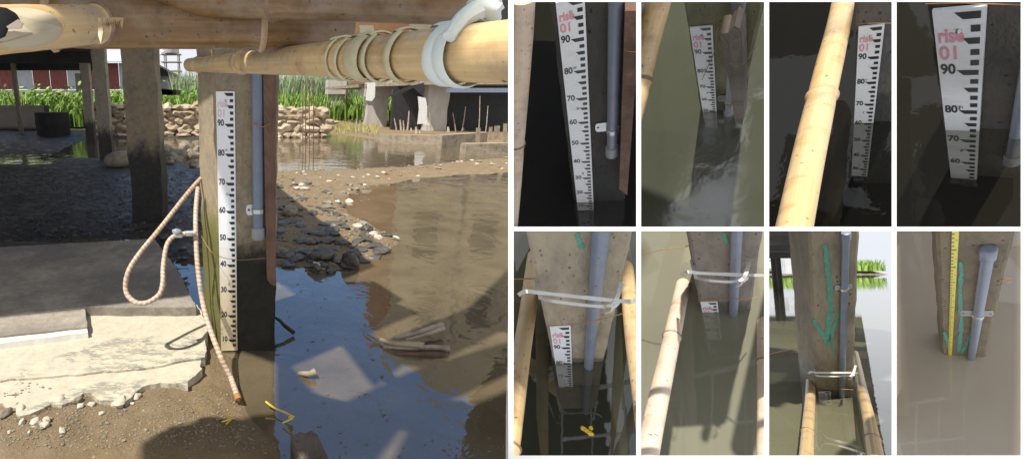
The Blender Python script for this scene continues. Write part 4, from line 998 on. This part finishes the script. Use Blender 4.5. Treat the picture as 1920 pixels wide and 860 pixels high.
# shrubs by the fence on the left: clumps of broad leaves
def shrub(c, r, label, seed):
    random.seed(seed); m = MB()
    for i in range(520):
        p = V((random.gauss(0, .45), random.gauss(0, .35), random.gauss(0, .4))); q = c + V((p.x * r, p.y * r, p.z * r * .8 + r * .6))
        n = V((random.gauss(0, 1), random.gauss(0, 1), random.gauss(0, 1))).normalized(); s_ = .11 * random.uniform(.5, 1.2); t1 = n.orthogonal().normalized() * s_; t2 = n.cross(t1)
        m.add([q - t1, q - t2 * .5, q + t1, q + t2 * .5], [(0, 1, 2, 3)])
    tag(m.build('shrub', M['leaf'], base=c), label, 'shrub', 'shrubs before the tin sheds')
for i in range(9): shrub(V((-9.8 + i * .95, 16.4 + (i % 3) * .4, .35)), .75, 'bright green shrub behind the dark wall on the left', i)
# sheds
T = thing('tin_shed', 'red and grey corrugated tin shed beyond grass at left', 'shed', V((-12, 27, 0)))
for i in range(12):
    x0 = -16.6 + i * .93; m = MB(); pts = []
    for k in range(19):
        pts.append(V((x0 + k * .05, 27 + .03 * math.sin(k * 2.1), 1.55)))
    vs = pts + [p + Z * 1.35 for p in pts]; n = len(pts)
    m.add(vs + [v + YN * .02 for v in vs], [(k, k + 1, n + k + 1, n + k) for k in range(n - 1)] + [(2 * n + k + 1, 2 * n + k, 3 * n + k, 3 * n + k + 1) for k in range(n - 1)]); m.build('wall_panel', M['tin_red'] if i % 3 != 1 else M['tin_grey'], T)
m = MB(); m.box(V((-17, 26.4, 2.9)), V((11.6, 0, 0)), V((0, 4, .9)), V((0, 0, .06))); m.build('roof', M['tin_grey'], T)
m = MB(); m.box(V((-17, 26.9, 1.2)), V((11.6, 0, 0)), V((0, 3, 0)), V((0, 0, .3))); m.build('floor', M['grey_wood'], T)
for i in range(8):
    m = MB(); m.box(V((-16.5 + i * 1.45, 27, 0)), V((.12, 0, 0)), V((0, .12, 0)), Z * 1.25); m.build('stilt', M['grey_wood'], T)
T = thing('low_house', 'small grey roofed house between the pillars far off', 'house', V((-6.3, 30, 0)))
m = MB(); m.box(V((-7.6, 30, 0)), V((2.6, 0, 0)), V((0, 3, 0)), Z * 2.5); m.build('wall', M['tin_grey'], T)
m = MB(); m.prism([V((-7.9, 29.7, 2.4)), V((-4.7, 29.7, 2.4)), V((-6.4, 29.7, 3.3))], YN * 3.6); m.build('roof', M['deck_conc'], T)
T = thing('water_tower', 'round water tank on a lattice stand above the reeds', 'water tower', V((-7, 42, 0)))
c = V((-6.95, 42, 0)); m = MB(); m.tube([c + Z * 4.7, c + Z * 4.8, c + Z * 5.7, c + Z * 5.95], [.62, .66, .66, .15], 20); m.build('tank', M['tin_grey'], T)
for sx_ in (-.55, .55):
    for sy_ in (-.4, .4):
        m = MB(); m.box(c + V((sx_, sy_, 0)), V((.08, 0, 0)), V((0, .08, 0)), Z * 4.7); m.build('leg', M['grey_wood'], T)
for zz in (4.6, 4.0, 3.3):
    m = MB(); m.box(c + V((-.8, -.45, zz)), V((1.6, 0, 0)), V((0, .9, 0)), Z * .07); m.build('platform', M['grey_wood'], T)
m = MB(); m.box(hit(304, 178, V((0, 5, 0)), YN), RT * .14, YN * .3, Z * .05); m.prism([hit(303, 166, V((0, 5.0, 0)), YN), hit(318, 168, V((0, 5, 0)), YN), hit(326, 175, V((0, 5, 0)), YN), hit(316, 179, V((0, 5, 0)), YN), hit(303, 178, V((0, 5, 0)), YN)], YN * .1)
tag(m.build('broken_board', M['dark_wood']), 'broken dark board end sticking out from the thick pillar', 'board')
# ---- right: building on piers above the pond
T = thing('pier_building', 'long dark building on concrete piers right of the pond', 'building', G(820, 250))
def pier(x0, x1, yb, yt, dep, cap=0.0):
    a = G(x0, yb); b = G(x1, yb); zt = hit(x0, yt, a, YN).z; m = MB(); vs = []
    wv = V((b.x - a.x, 0, 0)); n = 10
    ring = [V((0, 0, 0)), wv * .33, wv * .66, wv, wv + YN * dep, YN * dep]
    for i in range(n + 1):
        for q in ring:
            p = a + q + Z * (-.2 + (zt + .2) * i / n); vs.append(p + V((noise.noise(p * 4), 0, 0)) * .05)
    m.add(vs, [(i * 6 + k, i * 6 + (k + 1) % 6, (i + 1) * 6 + (k + 1) % 6, (i + 1) * 6 + k) for i in range(n) for k in range(6)] + [(5, 4, 3, 2, 1, 0), tuple(n * 6 + k for k in range(6))], True)
    o = m.build('pier', M['fr_conc'], T)
    if cap:
        m = MB(); m.box(a + V((-.12, -.1, zt - cap)), wv + V((.2, 0, 0)), YN * (dep + .2), Z * cap); m.build('corbel', M['fr_conc'], o)
pier(616, 645, 231, 150, .5, .6); pier(686, 724, 243, 150, .6, .55); pier(797, 836, 250, 146, .5); pier(838, 848, 248, 146, .5)
pier(853, 858, 245, 146, .4)
m = MB(); a = hit(700, 156, V((0, 13.2, 0)), YN); zt = a.z
m.prism([V((2.95, 21.0, zt)), V((3.75, 16.7, zt)), V((4.9, 14.55, zt)), V((7.6, 14.1, zt)), V((14, 14.0, zt)), V((15, 21, zt))], Z * .10); m.build('floor', M['grey_wood'], T)
fz = zt + .1
m = MB(); m.prism([V((x * 1.2, 17.0, max(fz, z * 1.2))) for x, z in ((2.7, 0), (2.7, 3.4), (2.95, 3.5), (3.0, 4.7), (3.6, 5.0), (3.65, 6.6), (4.3, 6.9), (4.3, 0))], YN * .2); m.build('wall', M['facade_orange'], T)
m = MB(); m.prism([V((x * 1.08, 15.0, max(fz, z * 1.08))) for x, z in ((4.2, 0), (4.2, 7.2), (5.6, 8.3), (8.5, 9.7), (16, 10.2), (16, 0))], YN * .2); m.build('wall', M['facade'], T)
for x, z in ((5.0, 2.6), (6.9, 2.6), (8.9, 2.6), (11.0, 2.6), (5.2, 5.4), (7.1, 5.4), (9.3, 5.4), (11.6, 5.4), (8.6, 7.6), (10.8, 7.9)):
    m = MB(); m.box(V((x, 14.94, z)), V((.95, 0, 0)), V((0, .05, 0)), Z * 1.3); o_ = m.build('window', M['facade'], T)
    m = MB(); m.box(V((x + .1, 14.92, z + .1)), V((.75, 0, 0)), V((0, .02, 0)), Z * 1.1); m.build('pane', M['black_cloth'], o_)
for x in (6.3, 8.3, 10.6, 12.9):
    m = MB(); m.box(V((x, 14.82, fz)), V((.22, 0, 0)), V((0, .16, 0)), Z * 6.6); m.build('column', M['rock_mid'], T)
m = MB(); m.box(V((4.3, 15.5, 0)), V((9, 0, 0)), V((0, .2, 0)), Z * (zt)); m.build('under_shade_wall', M['black_cloth'], T)  # black wall put in for the shade under the building
m = MB(); m.box(V((5.5, 14.2, zt - .22)), V((8, 0, 0)), V((0, .2, 0)), Z * .12); m.build('beam', M['pipe'], T)
for x0, y0_, x1, y1_ in ((738, 165, 762, 150), (748, 166, 754, 190)):
    pass
m = MB(); q = [hit(x, y, V((0, 13.4, 0)), YN) for x, y in ((724, 182), (738, 176), (760, 164), (795, 155), (795, 182), (775, 165), (742, 180))]; m.prism(q, YN * .03); tag(m.build('black_tarp', M['black_cloth']), 'black tarp sagging between two concrete piers', 'tarp')
m = MB(); q = [hit(x, y, V((0, 12.9, 0)), YN) for x, y in ((784, 181), (798, 184), (801, 200), (800, 226), (806, 236), (792, 232), (783, 233), (786, 205))]; m.prism(q, YN * .03); tag(m.build('hanging_cloth', M['strap']), 'white cloth hanging on the widest concrete pier', 'cloth')
m = MB(); q = [hit(x, y, V((0, 13.6, 0)), YN) for x, y in ((690, 152), (704, 150), (703, 182), (697, 190), (686, 188))]; m.prism(q, YN * .05); tag(m.build('hanging_cloth', M['strap']), 'grey white cloth at the head of the middle pier', 'cloth')
def stick(x0, y0, x1, y1, rpx, mat, label, cat='stick', grp='sticks standing along the far bank', name='stick', flat=False):
    a = G(x0, y0, -.02); b = hit(x1, y1, a, YN); d = (a - CAM).dot(FW); m = MB()
    if flat: m.box(a, RT * rpx * 2 * d / F0, YN * .03, b - a)
    else: m.tube([a, a.lerp(b, .5) + V((.01, 0, 0)), b], [rpx * d / F0, rpx * .9 * d / F0, rpx * .6 * d / F0], 7)
    return tag(m.build(name, M[mat], base=a), label, cat, grp)
stick(641, 232, 652, 152, 3, 'plank', 'leaning brown pole propped beside the first pier', name='pole', cat='pole', grp=None)
for i, (x0, y0, x1, y1, rr) in enumerate(((729, 243, 730, 206, 1.6), (734, 243, 735, 197, 2.0), (741, 245, 744, 205, 1), (752, 250, 750, 225, 2.2), (757, 252, 756, 226, 1.6), (763, 250, 767, 208, 1.8), (770, 252, 771, 240, 2), (780, 256, 780, 238, 3), (786, 256, 787, 246, 2), (744, 250, 739, 222, 1.5), (840, 252, 840, 238, 3), (855, 252, 849, 212, 1), (806, 252, 806, 210, 1.2), (865, 252, 873, 200, 1), (897, 258, 900, 180, .9), (909, 262, 915, 198, .9), (867, 250, 868, 240, 3.5), (670, 245, 668, 222, 1.6), (676, 246, 675, 226, 1.6), (700, 243, 699, 220, 1.2))):
    stick(x0, y0, x1, y1, rr, 'driftwood', 'thin weathered stick standing on the bank by the piers')
for x, yb, yt, w_ in ((892, 290, 240, 4.5), (916, 268, 238, 3.5), (943, 289, 232, 4), (926, 266, 236, 6)):
    stick(x, yb, x + 2, yt, w_ * .8, 'grey_wood', {892: 'upright wooden board at the left end of the far plank', 916: 'short grey board just behind the tallest bank board', 943: 'tallest upright board at the right edge by the pond', 926: 'broad dark board between two uprights near the right edge'}[x], 'board', None, 'board', True)
def beam2(x0, y0, x1, y1, yt, mat, label):
    a = G(x0, y0); b = G(x1, y1); zt = hit(x0, yt, a, YN).z; m = MB(); d = b - a; m.box(a - Z * .05, d, YN * .25, Z * (zt + .05)); tag(m.build('plank', M[mat]), label, 'plank', 'planks edging the far bank')
beam2(714, 269, 826, 272, 252, 'grey_wood', 'long weathered plank edging the pond below the piers'); beam2(655, 250, 715, 262, 243, 'grey_wood', 'narrow plank at the left end of the pond edge')
beam2(827, 280, 912, 272, 254, 'grey_wood', 'thick dark plank above the water right of the widest pier'); beam2(872, 291, 957, 289, 270, 'grey_wood', 'pale plank nearest the camera at the right of the pond')
for x in (568, 573, 580, 588):
    a = G(x, 300, 0); m = MB(); p1_ = hit(x, 150, a, YN); m.tube([a, p1_], .008, 5); tag(m.build('rebar_rod', M['silver'], base=a), 'thin rusty upright rod standing in the bright pond', 'rod', 'thin rods in the pond')
# plants on bank
random.seed(5); m = MB()
for i in range(420):
    x = random.uniform(622, 710); y = random.uniform(236, 250); g = G(x, y, .05); hh = random.uniform(.08, .32)
    l = V((random.uniform(-.5, .5), random.uniform(-.3, .3), 1)).normalized() * hh; s_ = V((.02, 0, 0)); m.add([g - s_, g + s_, g + l], [(0, 1, 2)])
setting(m.build('weeds', M['leaf_dry']), 'stuff')
# ---- loose rocks
def rock(x, y, rp, mat, label, grp, flat=.6, sd=None, sub=2, sink=.25, nm='rock', sm=False):
    g = gz(x, y); d = (g - CAM).dot(FW); rr = rp * d / F0; m = MB(); sd = sd or x * 1.7 + y
    random.seed(int(sd * 10)); m.blob(g + Z * rr * (flat - sink) * .8, (rr, rr * random.uniform(.6, .95), rr * flat), sub, .28 if sub > 1 else .5, sd, rot=sd, smooth=sm)
    return tag(m.build(nm, M[mat], base=g), label, 'rock', grp)
for x, y, rp, mt, lb in ((655, 500, 21, 'rock_dark', 'large rounded dark rock at the edge of the blue water'), (600, 492, 27, 'rock_dark', 'flat dark rock with mud on top beside large rounded rock'), (528, 482, 15, 'rock_mid', 'tan rock beside the foot of the plank'), (545, 410, 20, 'rock_mid', 'flat grey slab of rock right of the pipe'), (653, 378, 9, 'rock', 'small pale stone alone on sunlit mud'), (594, 503, 10, 'rock', 'pale oval pebble in front of the flat dark rock'), (758, 466, 11, 'rock_dark', 'dark rock at the right tip of the rock bar'), (524, 533, 17, 'rock_dark', 'dark rock in blue water against the post foot'), (688, 441, 13, 'rock_dark', 'dark rock with a pale top above large rounded rock'), (680, 530, 11, 'rock_mid', 'sunken tan stone lit under shallow water'), (611, 481, 12, 'rock_mid', 'grey stone lying behind the flat dark rock')):
    rock(x, y, rp, mt, lb, None, .6 if rp != 21 else .85, sub=3)
random.seed(21); n = 0
while n < 190:
    x = random.uniform(518, 770); y = random.uniform(345, 515)
    if not inside(LA, x, y): continue
    n += 1; shade = y > 345 + (x - 515) * .62  # darker stone material goes where the bar lies in shade
    st = random.getstate(); rock(x, y, random.uniform(5, 20) * (.42 + .6 * (y - 340) / 160), 'rock_dark' if shade else random.choice(['rock_mid', 'rock_mid', 'rock_mid', 'rock_dark', 'rock']), 'small wet stone, shade in its dark tone, in the rock bar right of the post' if shade else 'small muddy stone on the sunlit side of the rock bar', 'stones of the shaded rock bar' if shade else 'stones of the sunlit rock bar', .36, sub=random.choice([1, 2, 2])); random.setstate(st)
n = 0
while n < 60:
    x = random.uniform(520, 950); y = random.uniform(296, 345)
    if not inside(LA, x, y): continue
    n += 1; st = random.getstate(); rock(x, y, random.uniform(1.5, 5), random.choice(['rock', 'rock_mid']), 'small pale stone on the mud spit by the bright pond', 'stones on the mud spit', .5); random.setstate(st)
n = 0
while n < 34:
    x = random.uniform(300, 385); y = random.uniform(420, 520)
    if inside([(285, 447), (330, 500), (360, 560), (-10, 560), (-10, 440)], x, y): continue
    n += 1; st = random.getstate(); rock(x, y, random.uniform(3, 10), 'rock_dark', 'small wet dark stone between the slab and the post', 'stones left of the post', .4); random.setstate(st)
for x, y, rp, mt in ((117, 776, 11, 'rock'), (227, 780, 14, 'rock'), (259, 767, 8, 'rock'), (149, 778, 10, 'rock_mid'), (46, 797, 10, 'rock'), (46, 822, 8, 'rock'), (71, 822, 11, 'rock'), (88, 824, 9, 'rock'), (154, 788, 7, 'rock'), (175, 783, 7, 'rock'), (193, 800, 5, 'rock'), (35, 787, 6, 'rock'), (120, 835, 8, 'rock'), (15, 805, 12, 'rock_mid'), (23, 836, 5, 'rock'), (92, 814, 8, 'rock'), (143, 780, 5, 'rock'), (250, 778, 4, 'rock'), (60, 839, 5, 'rock')):
    rock(x, y, rp, mt, 'rounded pale pebble on the mud before the broken crust', 'pebbles before the slab', .7, sub=3, sm=True)
n = 0; m = MB(); random.seed(31)
for i in range(1500):
    x = random.uniform(0, 500); y = random.uniform(745, 862); g = gz(x, y)
    if g.z < .01: continue
    rr = random.uniform(.0012, .0045) * (1.8 if random.random() < .06 else 1); m.blob(g + Z * rr * .3, (rr, rr * .8, rr * .6), 1, .3, i)
setting(m.build('grit', M['rock_mid']), 'stuff')
m = MB(); random.seed(32)
for i in range(1500):
    x = random.uniform(516, 800); y = random.uniform(300, 515)
    if not inside(LA, x, y): continue
    g = gz(x, y); rr = random.uniform(.004, .013); m.blob(g + Z * rr * .2, (rr * 1.3, rr, rr * .6), 1, .3, i)
setting(m.build('gravel', M['rock_mid']), 'stuff')
m = MB(); random.seed(33)
for i in range(1300):
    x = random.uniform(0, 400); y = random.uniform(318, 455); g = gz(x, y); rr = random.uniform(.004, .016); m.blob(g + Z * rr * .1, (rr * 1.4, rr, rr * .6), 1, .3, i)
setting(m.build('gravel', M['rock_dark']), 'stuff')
# ---- debris
def log(pts, r0, mat, label, name='driftwood', cat='driftwood', grp='driftwood in the brown shallows'):
    q = smooth([G(x, y, z + .012) for x, y, z in pts], 5); n = len(q); m = MB()
    m.tube([p + V((noise.noise(p * 30), noise.noise(p * 30 + V((3, 0, 0))), 0)) * .006 for p in q], [r0 * (.55 + .6 * i / n) * (1 + .2 * noise.noise(q[i] * 40)) for i in range(n)], 10)
    return tag(m.build(name, M[mat]), label, cat, grp)
log([(735, 632, .0), (760, 630, .008), (795, 620, .02), (828, 608, .03)], .013, 'driftwood', 'thick piece of driftwood pointing to the upper right')
log([(760, 636, .0), (780, 632, .008), (812, 622, .018), (832, 614, .022)], .010, 'driftwood', 'thinner driftwood just below the thick piece')
log([(712, 636, .004), (745, 644, .012), (775, 645, .016), (795, 648, .014)], .014, 'cutface', 'pale peeled driftwood in the middle of the heap')
log([(720, 650, -.008), (770, 652, -.004), (815, 650, -.002), (845, 654, .0)], .012, 'driftwood', 'half sunk driftwood stretching furthest right')
log([(740, 662, -.012), (790, 664, -.008), (838, 664, -.01)], .012, 'plank', 'sunken dark driftwood lowest in the heap')
log([(516, 594, .06), (534, 610, .03), (551, 624, .0)], .009, 'dark_wood', 'dark stick poking from the post foot into blue water', grp=None, name='stick', cat='stick')
log([(560, 700, -.01), (578, 700, .005), (592, 697, .012)], .013, 'grey_wood', 'small pale wood chip floating in the blue water', grp=None, name='wood_chip', cat='wood chip')
random.seed(77); m = MB()
for i in range(260):
    x = random.uniform(516, 955); y = random.uniform(500, 856) if random.random() < .8 else random.uniform(345, 500); g = G(x, y, .0015)
    if noise.noise(g * 2.3) < -.05 and random.random() < .8: continue
    r_ = random.uniform(.0008, .0034); a_ = random.random() * 6.3; e1_ = V((math.cos(a_), math.sin(a_), 0)) * r_ * random.uniform(1, 3.5); e2_ = V((-math.sin(a_), math.cos(a_), 0)) * r_
    m.prism([g - e1_, g - e2_, g + e1_, g + e2_ * .8], Z * .0015)
setting(m.build('floating_scum', M['scum']), 'stuff')
m = MB(); c = [G(x, y, .045) for x, y in ((545, 818), (556, 812), (562, 808), (572, 812), (582, 806), (594, 812), (600, 824), (612, 850), (625, 880), (575, 890), (560, 850))]
m.prism(c, Z * -.05); tag(m.build('timber_offcut', M['block']), 'broken end of brown timber rising at the bottom edge', 'timber')
m = MB(); m.tube(smooth([G(498, 752, .03), G(515, 764, .02), (G(540, 775, .02)), G(548, 783, .03), G(530, 792, .01)], 5), .003, 6); m.blob(G(546, 782, .02), .008, 2, .4, 3); tag(m.build('plastic_scrap', M['yellow']), 'torn yellow plastic strip in the shallows below the post', 'litter')
m = MB(); m.tube(smooth([G(416, 790, .045), G(428, 786, .05), G(436, 782, .045), G(424, 794, .04)], 4), .0022, 6); tag(m.build('plastic_scrap', M['yellow']), 'small curled yellow ribbon on the wet mud', 'litter')

def shade_board(key, poly, nm='board', z=2.2):  # adds an unseen dark board for the bay water to reflect
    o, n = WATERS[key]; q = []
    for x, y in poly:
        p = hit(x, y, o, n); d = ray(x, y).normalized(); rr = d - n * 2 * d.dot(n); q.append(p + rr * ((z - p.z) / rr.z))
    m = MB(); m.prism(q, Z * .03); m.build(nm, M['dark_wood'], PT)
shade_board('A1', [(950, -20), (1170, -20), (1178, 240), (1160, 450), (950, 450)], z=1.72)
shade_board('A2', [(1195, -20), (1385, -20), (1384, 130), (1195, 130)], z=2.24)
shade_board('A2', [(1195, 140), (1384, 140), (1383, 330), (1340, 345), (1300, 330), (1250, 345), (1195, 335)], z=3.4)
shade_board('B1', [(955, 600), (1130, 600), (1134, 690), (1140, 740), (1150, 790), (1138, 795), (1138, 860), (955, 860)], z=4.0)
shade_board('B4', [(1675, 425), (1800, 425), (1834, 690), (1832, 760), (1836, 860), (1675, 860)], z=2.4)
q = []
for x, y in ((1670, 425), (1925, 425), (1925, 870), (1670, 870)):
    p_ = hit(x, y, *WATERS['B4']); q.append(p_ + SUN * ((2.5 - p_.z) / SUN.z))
m = MB(); m.prism(q, Z * .03); m.build('board', M['dark_wood'], PT)  # unseen board added to keep the sun off this bay
def beam_shade(px, D, z):  # adds unseen boards that keep sun off the overhead bamboo
    c = []
    for x, y, d in px: p = P(x, y, d); c.append(p + SUN * ((z - p.z) / SUN.z))
    m = MB(); m.prism(c, Z * .02); m.build('board', M['dark_wood'], PT)
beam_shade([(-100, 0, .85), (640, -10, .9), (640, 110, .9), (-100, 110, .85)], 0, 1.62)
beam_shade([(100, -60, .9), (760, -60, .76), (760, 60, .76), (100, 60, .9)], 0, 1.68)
# ================================================================== LIGHT AND SKY
sl = bpy.data.lights.new('sun', 'SUN'); sl.energy = 5.0; sl.angle = R(.9); sl.color = (1, .95, .86)
so = bpy.data.objects.new('sun', sl); C.objects.link(so); so.rotation_euler = SUN.to_track_quat('Z', 'Y').to_euler(); so.location = (0, 0, 10)
W = bpy.data.worlds.new('World'); S.world = W; W.use_nodes = True; nt = W.node_tree; nt.nodes.clear()
def N_(ty, ins=None, **k):
    n = nt.nodes.new(ty)
    for a, b in k.items(): setattr(n, a, b)
    for a, b in (ins or {}).items():
        if isinstance(b, bpy.types.NodeSocket): nt.links.new(b, n.inputs[a])
        else: n.inputs[a].default_value = b
    return n
sky = N_('ShaderNodeTexSky', sky_type='NISHITA', sun_disc=False); sky.sun_elevation = SUN_EL; sky.sun_rotation = math.atan2(SUN.x, SUN.y)
tc = N_('ShaderNodeTexCoord'); d = tc.outputs['Generated']
sep = N_('ShaderNodeSeparateXYZ', {0: d})
cn = N_('ShaderNodeTexNoise', {'Vector': d, 'Scale': 3.2, 'Detail': 7.0, 'Roughness': .6})
BL = V((.10, .85, .62)).normalized()
dt = N_('ShaderNodeVectorMath', {0: d, 1: tuple(BL)}, operation='DOT_PRODUCT')
ad = N_('ShaderNodeMath', {0: dt.outputs['Value'], 1: N_('ShaderNodeMath', {0: cn.outputs[0], 1: -.16}, operation='MULTIPLY').outputs[0]}, operation='ADD')
mr = N_('ShaderNodeMapRange', {'Value': ad.outputs[0], 'From Min': .84, 'From Max': .74}, interpolation_type='SMOOTHSTEP')
hz = N_('ShaderNodeMapRange', {'Value': sep.outputs[2], 'From Min': .27, 'From Max': .14}, interpolation_type='SMOOTHSTEP')
mx = N_('ShaderNodeMath', {0: mr.outputs[0], 1: hz.outputs[0]}, operation='MAXIMUM')
tint = N_('ShaderNodeMix', data_type='RGBA', blend_type='MULTIPLY'); tint.inputs[0].default_value = 1; nt.links.new(sky.outputs[0], tint.inputs[6]); tint.inputs[7].default_value = (.74, .93, 1.08, 1)
b1 = N_('ShaderNodeBackground', {'Color': tint.outputs[2], 'Strength': .17})
cc = N_('ShaderNodeMix', data_type='RGBA'); nt.links.new(cn.outputs[0], cc.inputs[0]); cc.inputs[6].default_value = (.80, .86, .98, 1); cc.inputs[7].default_value = (1, 1, 1, 1)
b2 = N_('ShaderNodeBackground', {'Color': cc.outputs[2], 'Strength': .72})
ms = N_('ShaderNodeMixShader', {0: mx.outputs[0], 1: b1.outputs[0], 2: b2.outputs[0]})
wo = N_('ShaderNodeOutputWorld', {0: ms.outputs[0]})
S.view_settings.view_transform = 'Standard'; S.view_settings.look = 'None'; S.view_settings.exposure = .42; S.view_settings.gamma = 1
S.cycles.max_bounces = 8; S.cycles.transparent_max_bounces = 12; S.cycles.use_denoising = True
for o in bpy.data.objects:
    if '_b' in o: del o['_b']
